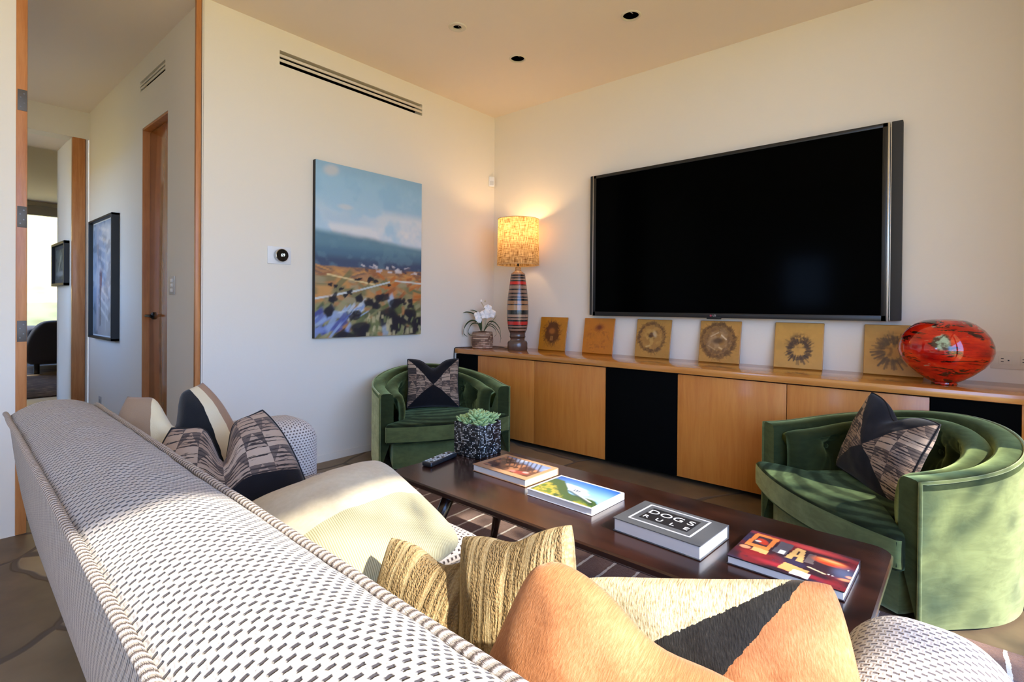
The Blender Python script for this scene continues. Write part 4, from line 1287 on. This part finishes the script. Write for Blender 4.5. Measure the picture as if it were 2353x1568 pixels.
# ---------------------------------------------------------------- mosaic planter with succulents
pz = TT + .0006
pl = thing('succulent_planter', 'square black mosaic planter filled with green succulents on the coffee table', 'plant', (1.605, -1.842, pz), D(4))
PS = .073; PH = .142
bm = bmesh.new(); bm_box(bm, -PS, PS, -PS, PS, 0, PH, .004, 2)
top = [f for f in bm.faces if f.normal.z > .9 and f.calc_center_median().z > PH - .001]
r_ = bmesh.ops.inset_region(bm, faces=top, thickness=.006)
for f in top:
    for v in f.verts: v.co.z -= .012
from_bm('pot', bm, MT['mosaic'], pl, True, angle=.5)
def rosette(cx, cy, cz, R, n, seed):
    r3 = random.Random(seed)
    verts, faces, uvs = [], [], []
    for k in range(n):
        t = k / n
        a = k * 2.39996 + r3.uniform(-.15, .15)
        el = .15 + 1.15 * (1 - t) ** 1.3 if False else .12 + 1.2 * (t)
        l = R * (1.0 - .55 * t) * r3.uniform(.9, 1.12)
        w = l * .62
        d = Vector((math.cos(a) * math.cos(el), math.sin(a) * math.cos(el), math.sin(el)))
        sd = Vector((-math.sin(a), math.cos(a), 0)); up = sd.cross(d) * -1
        b0 = len(verts)
        prof = [(0, .28), (.25, .62), (.55, 1.0), (.8, .82), (.95, .36), (1, .0)]
        for (s, ww) in prof:
            c = Vector((cx, cy, cz)) + d * l * s + up * (.18 * l * s * s)
            for q in range(6):
                an = 2 * PI * q / 6
                verts.append(c + sd * math.cos(an) * w * .5 * ww + up * math.sin(an) * w * .17 * (ww + .05))
        for i in range(len(prof) - 1):
            for q in range(6):
                faces.append((b0 + i * 6 + q, b0 + i * 6 + (q + 1) % 6, b0 + (i + 1) * 6 + (q + 1) % 6, b0 + (i + 1) * 6 + q))
                uvs += [(q / 6, prof[i][0]), ((q + 1) / 6, prof[i][0]), ((q + 1) / 6, prof[i + 1][0]), (q / 6, prof[i + 1][0])]
    me = bpy.data.meshes.new('succulent'); me.from_pydata([tuple(v) for v in verts], [], faces)
    l_ = me.uv_layers.new(name='UVMap'); l_.data.foreach_set('uv', np.array(uvs, dtype=np.float32).ravel())
    for p in me.polygons: p.use_smooth = True
    me.update(); link('succulent', me, MT['succulent'], pl)
for i, (a, b, z, R, n) in enumerate(((-.040, -.045, .138, .056, 20), (.025, -.030, .150, .070, 24), (.045, .032, .148, .062, 22), (-.028, .032, .148, .062, 22), (-.058, .0, .138, .05, 16), (.055, -.052, .136, .05, 16), (.0, .0, .158, .062, 20), (-.005, -.058, .134, .05, 16), (.060, .0, .138, .05, 16), (.01, .06, .138, .05, 16))):
    rosette(a, b, z, R * .88, n, 30 + i)
lathe('soil', [(PS - .012, PH - .013), (0, PH - .008)], MT['moss'], pl, 4, cap=False)

# ---------------------------------------------------------------- remote control
rm_ = thing('remote_control', 'silver-grey remote control on the far end of the coffee table', 'remote control', (1.576, -2.033, pz), D(101))
bm = bmesh.new(); bm_box(bm, -.088, .088, -.024, .024, 0, .019, .006, 3)
from_bm('body', bm, plain('remote body', rgb(34, 36, 40), .3, coat=.3), rm_, True, angle=.7)
bt = plain('remote keys', rgb(180, 190, 196), .35)
for i in range(10):
    for j in range(3):
        x_ = -.072 + i * .0145; y_ = -.0135 + j * .0135
        box('button', x_ - .0045, x_ + .0045, y_ - .0042, y_ + .0042, .0185, .0206, bt if (i + j) % 5 else MT['black'], rm_, .0008, 1)
box('face_plate', -.086, .086, -.0215, .0215, .0182, .0192, plain('remote face', rgb(120, 128, 134), .25, metal=.4), rm_, .0006)

# ---------------------------------------------------------------- books
def book(label, quad, z0, hgt, cover_c, art, page_mat, extra=None, group='books on the coffee table', overhang=.003):
    """quad: front-left, back-left, back-right, front-right corners in plan"""
    q = [Vector(p) for p in quad]
    c = sum(q, Vector((0, 0))) / 4
    ax = ((q[3] - q[0]) + (q[2] - q[1])) / 2; ay = ((q[1] - q[0]) + (q[2] - q[3])) / 2
    w, d = ax.length, ay.length
    rot = math.atan2(ax.y, ax.x)
    t = thing('book', label, 'book', (c.x, c.y, z0), rot, group)
    cm = plain('book boards', cover_c, .45, coat=.15)
    bm = bmesh.new(); b = .0028
    bm_box(bm, -w / 2, w / 2, -d / 2, d / 2, 0, b, .0008, 1)
    bm_box(bm, -w / 2, w / 2, -d / 2, d / 2, hgt - b, hgt, .0008, 1)
    bm_box(bm, -w / 2, w / 2, d / 2 - b, d / 2, 0, hgt, .0008, 1)
    from_bm('cover', bm, cm, t)
    box('page_block', -w / 2 + overhang, w / 2 - overhang, -d / 2 + overhang, d / 2 - b, b, hgt - b, page_mat, t)
    if art is not None:
        picture('cover_print', art, lambda u, v: (-w / 2 + w * u, -d / 2 + d * v, hgt + .0004), MT['print'], t)
    return t, w, d
# 1: desert photograph in a tan border
A = cvs(84, 60, rgb(182, 140, 104))
X, Y = xy(A)
ins = (X > .09) & (X < .93) & (Y > .15) & (Y < .90)
sky = fbm(84, 60, 5, 3)
P_ = cvs(84, 60, rgb(92, 58, 46))
over(P_, sstep(fbm(84, 60, 7, 5), .4, .65), rgb(168, 116, 84))
over(P_, sstep(fbm(84, 60, 9, 9), .5, .68) * .8, rgb(44, 28, 30))
over(P_, sstep(Y - .35 * (1 - X) + .12 * (sky - .5), .50, .60), rgb(120, 138, 176))
over(P_, sstep(Y - .25, .35, .6) * sstep(sky, .45, .7) , rgb(196, 206, 226))
for k in range(9):
    line(P_, (.1 + .08 * k, .92), (.35 + .07 * k, .42 + .03 * (k % 3)), .012, rgb(34, 32, 44), .8)
dab(P_, .74, .26, .14, .08, .2, rgb(150, 70, 62)); dab(P_, .62, .24, .05, .05, 0, rgb(190, 120, 110)); dab(P_, .80, .33, .05, .05, 0, rgb(198, 150, 140))
over(A, ins * 1.0, (0, 0, 0)); A[ins] = P_[ins]
book('hardback book with a desert photo in a tan border, nearest the planter', [(1.774, -2.030), (1.757, -1.838), (2.034, -1.850), (2.040, -2.040)], pz, .026, rgb(182, 140, 104), A, MT['paper'])
# 2: white house on a grassy slope under a blue sky
A = cvs(96, 66, rgb(226, 228, 232)); X, Y = xy(A)
B = cvs(96, 66, rgb(60, 110, 190))
over(B, sstep(Y, .95, .3), rgb(150, 196, 236)); over(B, sstep(np.hypot(X - .6, Y - .5), .35, .8) * .7, rgb(24, 54, 120))
slope = .78 - .62 * X + .10 * np.sin(X * 9) 
for (cx, cy, r_) in ((.30, .62, .08), (.40, .60, .09), (.50, .56, .10), (.62, .46, .07), (.80, .30, .06)):
    dab(B, cx, cy, r_ * 1.3, r_, 0, rgb(232, 238, 244), .5, .8)
over(B, 1 - sstep(Y - slope + .10 * (fbm(96, 66, 8, 2) - .5), -.05, .03), rgb(58, 84, 44))
g_ = fbm(96, 66, 12, 8)
over(B, (1 - sstep(Y - slope + .28, -.03, .06)) * sstep(g_, .3, .6), rgb(172, 160, 62)); over(B, (1 - sstep(Y - slope + .2, -.03, .06)) * sstep(g_, .55, .7), rgb(98, 116, 44))
for (a, b, c2, d2) in ((.40, .50, .46, .56), (.46, .45, .60, .57), (.56, .40, .66, .47)):
    poly(B, [(a, b), (c2, b), (c2, d2), (a, d2)], rgb(226, 230, 234))
for k in range(3): poly(B, [(.48 + .035 * k, .47), (.505 + .035 * k, .47), (.505 + .035 * k, .55), (.48 + .035 * k, .55)], rgb(70, 84, 104))
line(B, (.42, .48), (.86, .22), .02, rgb(214, 220, 222)); line(B, (.46, .42), (.9, .16), .03, rgb(40, 62, 52), .8)
ins = (X > .035) & (X < .965) & (Y > .05) & (Y < .95); A[ins] = B[ins]
book('white hardback book with a blue sky and hillside house on its cover', [(2.082, -2.094), (2.090, -1.900), (2.352, -1.912), (2.345, -2.102)], pz, .022, rgb(226, 228, 232), A, MT['paper'])
# 3: thick charcoal book with silver framed title
t, w, d = book('thick charcoal book with the words DOGS RULE on its cover', [(2.440, -2.146), (2.456, -1.968), (2.708, -1.980), (2.704, -2.166)], pz, .038, rgb(72, 74, 78), None, MT['paper'], overhang=.004)
hz = .0384
box('title_panel', -w * .30, w * .26, -d * .20, d * .28, .0378, hz, plain('black title panel', rgb(24, 24, 28), .4), t)
def frame(nm, x0, x1, y0, y1, th):
    bm = bmesh.new()
    for a in ((x0, x1, y0, y0 + th), (x0, x1, y1 - th, y1), (x0, x0 + th, y0, y1), (x1 - th, x1, y0, y1)):
        bm_box(bm, a[0], a[1], a[2], a[3], .0378, hz + .0002)
    from_bm(nm, bm, MT['letter'], t)
frame('cover_border', -w * .38, w * .34, -d * .34, d * .40, .0022); frame('cover_border', -w * .365, w * .325, -d * .315, d * .375, .0008)
for i, ch in enumerate('DOGS'):
    text('title_letter', ch, .040, MT['letter'], t, (-w * .235 + i * w * .145, d * .125, hz), (0, 0, 0), .0003, 1.15)
for i, ch in enumerate('RULE'):
    text('title_letter', ch, .026, MT['letter'], t, (-w * .25 + i * w * .155, -d * .10, hz), (0, 0, 0), .0003, 1.2)
# 4: dark red book with collage letters
A = cvs(110, 76, rgb(52, 36, 44)); X, Y = xy(A)
n1 = fbm(110, 76, 4, 21)
over(A, sstep(fbm(110, 76, 5, 31), .5, .7) * .8, rgb(120, 40, 44)); over(A, sstep(n1, .55, .75) * .7, rgb(58, 54, 82))
dab(A, .55, .90, .42, .06, -.05, rgb(178, 66, 64), .8, .9); dab(A, .55, .14, .3, .05, -.08, rgb(170, 48, 60), .8, .8); dab(A, .17, .30, .12, .10, 0, rgb(150, 44, 44), .7, .8)
poly(A, [(.05, .48), (.28, .46), (.30, .92), (.07, .94)], rgb(222, 128, 66)); poly(A, [(.10, .57), (.245, .56), (.25, .85), (.11, .86)], rgb(70, 50, 56))
dab(A, .18, .70, .05, .09, .4, rgb(206, 70, 48)); dab(A, .14, .68, .03, .03, 0, rgb(232, 214, 190)); poly(A, [(.14, .36), (.29, .34), (.29, .46), (.15, .48)], rgb(234, 168, 104))
dab(A, .08, .40, .05, .05, 0, rgb(220, 150, 110))
poly(A, [(.31, .50), (.43, .48), (.45, .86), (.32, .88)], rgb(92, 86, 92)); poly(A, [(.36, .50), (.42, .50), (.42, .62), (.36, .62)], rgb(226, 222, 216))
poly(A, [(.44, .44), (.50, .44), (.505, .54), (.535, .54), (.54, .42), (.60, .42), (.56, .80), (.48, .82)], rgb(206, 164, 102)); poly(A, [(.505, .60), (.53, .60), (.525, .72), (.51, .72)], rgb(60, 44, 44))
poly(A, [(.60, .46), (.68, .46), (.66, .76), (.60, .74)], rgb(96, 84, 84))
dab(A, .79, .66, .13, .085, -.12, rgb(232, 112, 56), .5, .95); dab(A, .79, .70, .10, .03, -.12, rgb(248, 168, 104), .6, .9); dab(A, .80, .60, .11, .03, -.1, rgb(170, 50, 40), .6, .8)
poly(A, [(.44, .10), (.66, .06), (.69, .24), (.47, .30)], rgb(214, 160, 98)); poly(A, [(.55, .04), (.71, .03), (.71, .17), (.57, .19)], rgb(236, 232, 226))
line(A, (.66, .36), (.80, .30), .012, rgb(222, 200, 160)); dab(A, .93, .46, .08, .14, 0, rgb(86, 96, 126), .8, .7); dab(A, .96, .30, .05, .03, .4, rgb(226, 140, 100), .5, .9); dab(A, .985, .40, .03, .03, .4, rgb(226, 150, 120), .5, .9)
for (a, b) in ((.83, .32), (.86, .31), (.95, .58)): dab(A, a, b, .008, .012, 0, rgb(240, 236, 230))
book('dark red book with collaged letters on its cover at the near table end', [(2.752, -2.128), (2.760, -1.936), (3.010, -1.938), (3.006, -2.140)], pz, .022, rgb(44, 34, 42), A, MT['paper'])

# ---------------------------------------------------------------- wall pieces
# landscape painting on the left wall
w_, h_ = 132, 176
A = cvs(w_, h_, rgb(156, 196, 218)); X, Y = xy(A)
N1, N2, N3 = fbm(w_, h_, 3, 41), fbm(w_, h_, 6, 42), fbm(w_, h_, 14, 43)
over(A, sstep(Y, .98, .66) * .7, rgb(178, 206, 222)); over(A, sstep(N2, .45, .7) * .45, rgb(136, 182, 210)); over(A, sstep(Y, .9, 1.0) * .4, rgb(136, 168, 188))
cl = sstep(N1 * .5 + N2 * .5, .42, .58) * sstep(Y, .52, .60) * (1 - sstep(Y, .72, .80)) * (.35 + .65 * sstep(X, .25, .75))
over(A, cl * .9, rgb(222, 224, 226)); over(A, sstep(N2, .5, .62) * sstep(Y, .55, .60) * (1 - sstep(Y, .64, .68)) * .8, rgb(230, 228, 226))
dab(A, .13, .955, .06, .03, .1, rgb(206, 206, 204), .5, .8); dab(A, .25, .76, .06, .015, 0, rgb(206, 210, 212), .5, .8)
mt = .605 - .05 * X + .02 * (N2 - .5)
over(A, (1 - sstep(Y - mt, -.015, .03)) * .95, rgb(92, 130, 146)); over(A, (1 - sstep(Y - .53 + .03 * N1, -.02, .03)) * .8, rgb(74, 108, 132)); over(A, (1 - sstep(Y - .46, -.02, .04)) * .85, rgb(62, 72, 100))
over(A, (1 - sstep(Y - mt, 0, .02)) * sstep(N3, .5, .7) * .35, rgb(112, 148, 160))
over(A, 1 - sstep(Y - (.405 + .01 * N3), -.006, .008), rgb(176, 126, 78))
over(A, (1 - sstep(Y - .37 + .10 * X, -.02, .03)) * .0, rgb(0, 0, 0))
rs = np.random.default_rng(5)
def strokes(n, y0, y1, cols, rx, ry, ang, x0=0, x1=1, op=.8):
    for k in range(n):
        dab(A, rs.uniform(x0, x1), rs.uniform(y0, y1), rs.uniform(*rx), rs.uniform(*ry), rs.normal(ang, .25), cols[rs.integers(len(cols))], .35, op, True)
strokes(50, .34, .405, [rgb(206, 148, 84), rgb(150, 96, 62), rgb(182, 132, 90), rgb(120, 92, 80)], (.03, .08), (.004, .010), 0)
strokes(24, .395, .43, [rgb(62, 56, 72), rgb(196, 186, 190), rgb(88, 82, 96), rgb(214, 206, 204)], (.012, .04), (.004, .009), 0, .4, 1)
strokes(90, .18, .345, [rgb(128, 122, 82), rgb(150, 138, 96), rgb(108, 112, 74), rgb(196, 142, 80), rgb(160, 150, 116)], (.03, .09), (.008, .022), -.1)
strokes(26, .22, .37, [rgb(190, 106, 44), rgb(206, 134, 70), rgb(162, 88, 44)], (.02, .06), (.006, .016), .2, .55, 1)
strokes(130, -.02, .20, [rgb(92, 104, 60), rgb(116, 122, 74), rgb(140, 140, 94), rgb(72, 84, 54), rgb(158, 154, 112)], (.02, .07), (.008, .026), .35)
strokes(26, .02, .15, [rgb(92, 110, 176), rgb(126, 144, 196), rgb(70, 78, 140), rgb(150, 172, 206)], (.03, .08), (.008, .02), .4, 0, .30)
strokes(14, .13, .20, [rgb(160, 184, 210), rgb(126, 150, 196), rgb(196, 206, 214)], (.03, .07), (.004, .012), .6, .22, .42)
line(A, (.0, .225), (.35, .275), .006, rgb(206, 210, 206)); line(A, (.35, .275), (.66, .335), .005, rgb(196, 204, 200)); line(A, (.10, .365), (.52, .315), .005, rgb(222, 196, 140)); line(A, (.72, .345), (1.0, .335), .005, rgb(210, 206, 196))
dab(A, .68, .22, .03, .035, .5, rgb(170, 190, 210), .4, .9, True); dab(A, .62, .05, .03, .05, .2, rgb(160, 180, 200), .4, .7, True); dab(A, .08, .27, .06, .03, 0, rgb(206, 150, 84), .4, .9, True)
bush = rgb(26, 24, 34)
for (cx, cy, rx, ry) in ((.59, .235, .07, .028), (.15, .22, .045, .022), (.12, .16, .05, .025), (.37, .225, .04, .022), (.46, .205, .05, .02), (.53, .185, .045, .022), (.73, .205, .06, .026), (.80, .21, .03, .015), (.88, .19, .035, .014), (.88, .225, .025, .012), (.72, .11, .10, .055), (.90, .11, .06, .05), (.35, .13, .06, .022), (.97, .09, .06, .03), (.42, .03, .11, .045), (.25, .015, .09, .02), (.78, .03, .12, .05), (.92, .05, .05, .05), (.67, .085, .05, .02),
                         (.48, .345, .035, .013), (.53, .335, .025, .010), (.30, .265, .03, .010), (.25, .245, .025, .008), (.22, .285, .02, .008), (.12, .305, .03, .008), (.17, .295, .02, .008), (.36, .345, .03, .006), (.66, .32, .02, .006)):
    for k in range(3): dab(A, cx + rs.normal(0, rx * .3), cy + rs.normal(0, ry * .3), rx * rs.uniform(.5, .9), ry * rs.uniform(.6, 1.0), rs.normal(.2, .3), bush, .25, .92, k == 1)
strokes(40, 0, .14, [rgb(166, 160, 116), rgb(196, 184, 140), rgb(120, 128, 80)], (.01, .025), (.006, .02), 1.3, .45, 1, .7)
pa = thing('painting', 'unframed landscape painting of blue hills and golden fields on the left wall', 'painting', (.002, -1.740, .823), PI / 2)
PWd, PHt, PD = .876, 1.159, .033
box('stretched_canvas', 0, PWd, -PD + .001, 0, 0, PHt, plain('dark canvas edge', rgb(36, 30, 28), .7), pa)
picture('painted_face', A, lambda u, v: (PWd * u, -PD, PHt * v), MT['canvas'], pa)

# thermostat
th = thing('thermostat', 'round black thermostat reading 69 on a white wall plate', 'thermostat', (.0005, -1.958, 1.3445), PI / 2)
box('wall_plate', -.0735, .0735, -.006, 0, -.0535, .0535, MT['white'], th, .003)
g = lathe('ring', [(.040, .0), (.0405, .02), (.039, .027), (.036, .029)], MT['chrome'], th, 40, cap=False); g.rotation_euler = (PI / 2, 0, 0); g.location = (.004, -.006, 0)
g = lathe('dial_face', [(.0375, .026), (.035, .0285), (0, .030)], plain('dial glass', rgb(8, 8, 9), .08), th, 40, cap=False); g.rotation_euler = (PI / 2, 0, 0); g.location = (.004, -.006, 0)
text('digits', '69', .026, MT['glow_digits'], th, (.007, -.0366, 0), (PI / 2, 0, 0), .0003)

# motion sensor in the corner
sn = thing('motion_sensor', 'small white motion sensor high in the room corner', 'sensor', (.006, -.045, 2.155), D(55))
bm = bmesh.new(); bm_box(bm, -.027, .027, -.022, .014, -.047, .047, .009, 3)
from_bm('housing', bm, MT['white'], sn, True, angle=.8)
bm = bmesh.new(); bm_box(bm, -.018, .018, -.0235, -.018, -.034, .004, .004, 2)
from_bm('lens', bm, plain('sensor lens', rgb(206, 206, 204), .4), sn, True, angle=.8)

# outlet plate at the right end of the countertop wall
ou = thing('outlet_plate', 'wide cream outlet plate with two sockets behind the red vase', 'outlet', (3.368, -.0004, .797))
box('wall_plate', -.055, .085, -.004, 0, -.042, .042, MT['offwhite'], ou, .002)
for x in (0, .075):
    s = box('socket', x - .026, x + .022, -.0062, -.003, -.02, .022, MT['offwhite'], ou, .0015)
    for (a, b, c2, d2) in ((-.018, -.008, .006, .0095), (-.018, -.008, -.0075, -.004), (.006, .012, -.003, .003)):
        box('slot', x + a, x + b, -.0066, -.0058, c2, d2, MT['black'], s)

# hallway wall: framed print, switch plate, low outlet
A = cvs(60, 84, rgb(214, 226, 240)); X, Y = xy(A)
over(A, sstep(fbm(60, 84, 4, 61), .4, .65) * .8, rgb(172, 194, 222)); over(A, (1 - sstep(Y, .2, .45)) * .8, rgb(168, 178, 184))
for k in range(9): line(A, (.30, .95 - .085 * k), (.72, .90 - .095 * k), .014, rgb(236, 242, 250), .7)
for x_ in (.22, .60, .85): line(A, (x_, .06), (x_ + .02, .97), .02, rgb(196, 210, 226), .7)
dab(A, .38, .48, .05, .10, .1, rgb(150, 120, 134), .4, .9); line(A, (.36, .40), (.36, .1), .02, rgb(92, 92, 104), .8); dab(A, .42, .50, .02, .06, 0, rgb(176, 110, 110), .4, .8)
over(A, sstep(fbm(60, 84, 9, 66), .55, .7) * .4, rgb(80, 90, 104))
pc = thing('framed_print', 'tall blue-grey print in a deep black frame on the hallway wall', 'picture', (-2.470, -2.3855, .752))
FW, FH, FD = .76, .985, .052
bm = bmesh.new()
for a in ((0, FW, 0, .018), (0, FW, FH - .018, FH)): bm_box(bm, a[0], a[1], -FD, 0, a[2], a[3], .002, 1)
for a in ((0, .018), (FW - .018, FW)): bm_box(bm, a[0], a[1], -FD, 0, 0, FH, .002, 1)
from_bm('frame', bm, MT['black'], pc)
box('backing', .01, FW - .01, -.02, -.002, .01, FH - .01, MT['white'], pc)
picture('print', A, lambda u, v: (.03 + (FW - .06) * u, -.024, .03 + (FH - .06) * v), MT['framed'], pc)
sw = thing('switch_plate', 'small pale switch plate with three square buttons beside the hallway door', 'light switch', (-.500, -2.3855, 1.155))
box('wall_plate', -.05, .05, -.005, 0, -.057, .057, plain('grey switch plate', rgb(196, 190, 182), .5), sw, .002)
for z in (-.03, 0, .03): box('button', -.018, .018, -.009, -.004, z - .01, z + .01, MT['white'], sw, .001)
oo = thing('outlet_plate', 'narrow outlet plate low on the hallway wall near the sofa end', 'outlet', (-2.295, -2.3855, .20))
box('wall_plate', -.036, .036, -.005, 0, -.057, .057, plain('grey outlet plate', rgb(178, 172, 168), .5), oo, .002)
for z in (-.02, .02): box('socket', -.016, .016, -.007, -.004, z - .013, z + .013, plain('grey socket', rgb(160, 154, 150), .5), oo, .001)
# bedroom picture
A = cvs(30, 40, rgb(96, 110, 108)); X, Y = xy(A)
over(A, sstep(fbm(30, 40, 4, 71), .4, .65), rgb(60, 72, 74)); dab(A, .5, .2, .4, .08, 0, rgb(150, 160, 166), .5, .8); line(A, (.3, .3), (.55, .75), .05, rgb(140, 150, 140))
p2 = thing('framed_print', 'small dark print in a black frame beside the far bedroom doorway', 'picture', (-3.44, -2.5005, 1.200))
bm = bmesh.new(); FW, FH, FD = .60, .40, .04
for a in ((0, FW, 0, .025), (0, FW, FH - .025, FH)): bm_box(bm, a[0], a[1], -FD, 0, a[2], a[3], .002, 1)
for a in ((0, .025), (FW - .025, FW)): bm_box(bm, a[0], a[1], -FD, 0, 0, FH, .002, 1)
from_bm('frame', bm, MT['black'], p2)
box('mat_board', .02, FW - .02, -.016, -.002, .02, FH - .02, plain('grey mat board', rgb(96, 98, 98), .9, spec=.1), p2)
picture('print', A, lambda u, v: (.09 + (FW - .18) * u, -.0175, .06 + (FH - .12) * v), MT['canvas'], p2)
# ---------------------------------------------------------------- light
wd = bpy.data.worlds.new('sky'); SC.world = wd; wd.use_nodes = True
nt = wd.node_tree
bg = nt.nodes['Background']
tc = nt.nodes.new('ShaderNodeTexCoord'); sx = nt.nodes.new('ShaderNodeSeparateXYZ'); nt.links.new(tc.outputs['Generated'], sx.inputs[0])
cr = nt.nodes.new('ShaderNodeValToRGB'); nt.links.new(sx.outputs[2], cr.inputs[0])
els = cr.color_ramp.elements
els[0].position = 0.0; els[0].color = (.36, .58, 1.0, 1); els[1].position = .55; els[1].color = (.22, .42, .98, 1)
nt.links.new(cr.outputs[0], bg.inputs[0]); bg.inputs[1].default_value = SKY
sl = bpy.data.lights.new('sun', 'SUN'); sl.energy = SUN; sl.angle = D(.9); sl.color = (1.0, .94, .83)
so = bpy.data.objects.new('sun', sl); COL.objects.link(so)
az, el = D(SUN_AZ), D(SUN_EL)
dv = Vector((math.cos(az) * math.cos(el), math.sin(az) * math.cos(el), math.sin(el)))
so.rotation_euler = dv.to_track_quat('Z', 'Y').to_euler(); so.location = (8, -3, 6)
# daylight portals at the openings, the hallway one added for brightness
def portal(name, loc, rot, sx_, sy_):
    l = bpy.data.lights.new(name, 'AREA'); l.shape = 'RECTANGLE'; l.size = sx_; l.size_y = sy_
    l.cycles.is_portal = True
    o = bpy.data.objects.new(name, l); COL.objects.link(o); o.location = loc; o.rotation_euler = rot
portal('daylight_portal', (XW + .21, (YB - .97) / 2, 1.31), (0, PI / 2, 0), 2.62, -YB - .97)
portal('daylight_portal', (-9.21, -2.1, 1.45), (0, -PI / 2, 0), 2.4, 3.0)
portal('daylight_portal', (1.475, YB - .21, 1.45), (PI / 2, 0, 0), .55, .7)
portal('daylight_portal', (-2.1, -3.76, 1.55), (PI / 2, 0, 0), 1.0, 1.1)

# ---------------------------------------------------------------- camera
cam = bpy.data.cameras.new('camera'); co = bpy.data.objects.new('camera', cam); COL.objects.link(co)
F_PX = 1196.2; W_PX = 2353.0
cam.sensor_width = 36.0; cam.lens = F_PX / W_PX * 36.0
cam.shift_x = 0.0; cam.shift_y = -72.5 / W_PX
cam.clip_start = .02
yaw, pit, rol = D(40.506), D(-.292), D(.432)
f = Vector((-math.sin(yaw) * math.cos(pit), math.cos(yaw) * math.cos(pit), math.sin(pit)))
r = Vector((math.cos(yaw), math.sin(yaw), 0)); u = r.cross(f)
r2 = r * math.cos(rol) + u * math.sin(rol); u2 = -r * math.sin(rol) + u * math.cos(rol)
co.matrix_world = Matrix(((r2.x, u2.x, -f.x, 3.185), (r2.y, u2.y, -f.y, -3.468), (r2.z, u2.z, -f.z, 1.038), (0, 0, 0, 1)))
SC.camera = co
vsn = SC.view_settings
SC.display_settings.display_device = 'sRGB'
vsn.view_transform = 'Standard'; vsn.look = 'None'; vsn.exposure = EXPO; vsn.gamma = 1.0; vsn.use_curve_mapping = False
cy = SC.cycles
cy.use_denoising = True
cy.max_bounces = 8; cy.diffuse_bounces = 5; cy.glossy_bounces = 4; cy.transparent_max_bounces = 8
cy.sample_clamp_indirect = 6.0
cy.caustics_reflective = False; cy.caustics_refractive = False
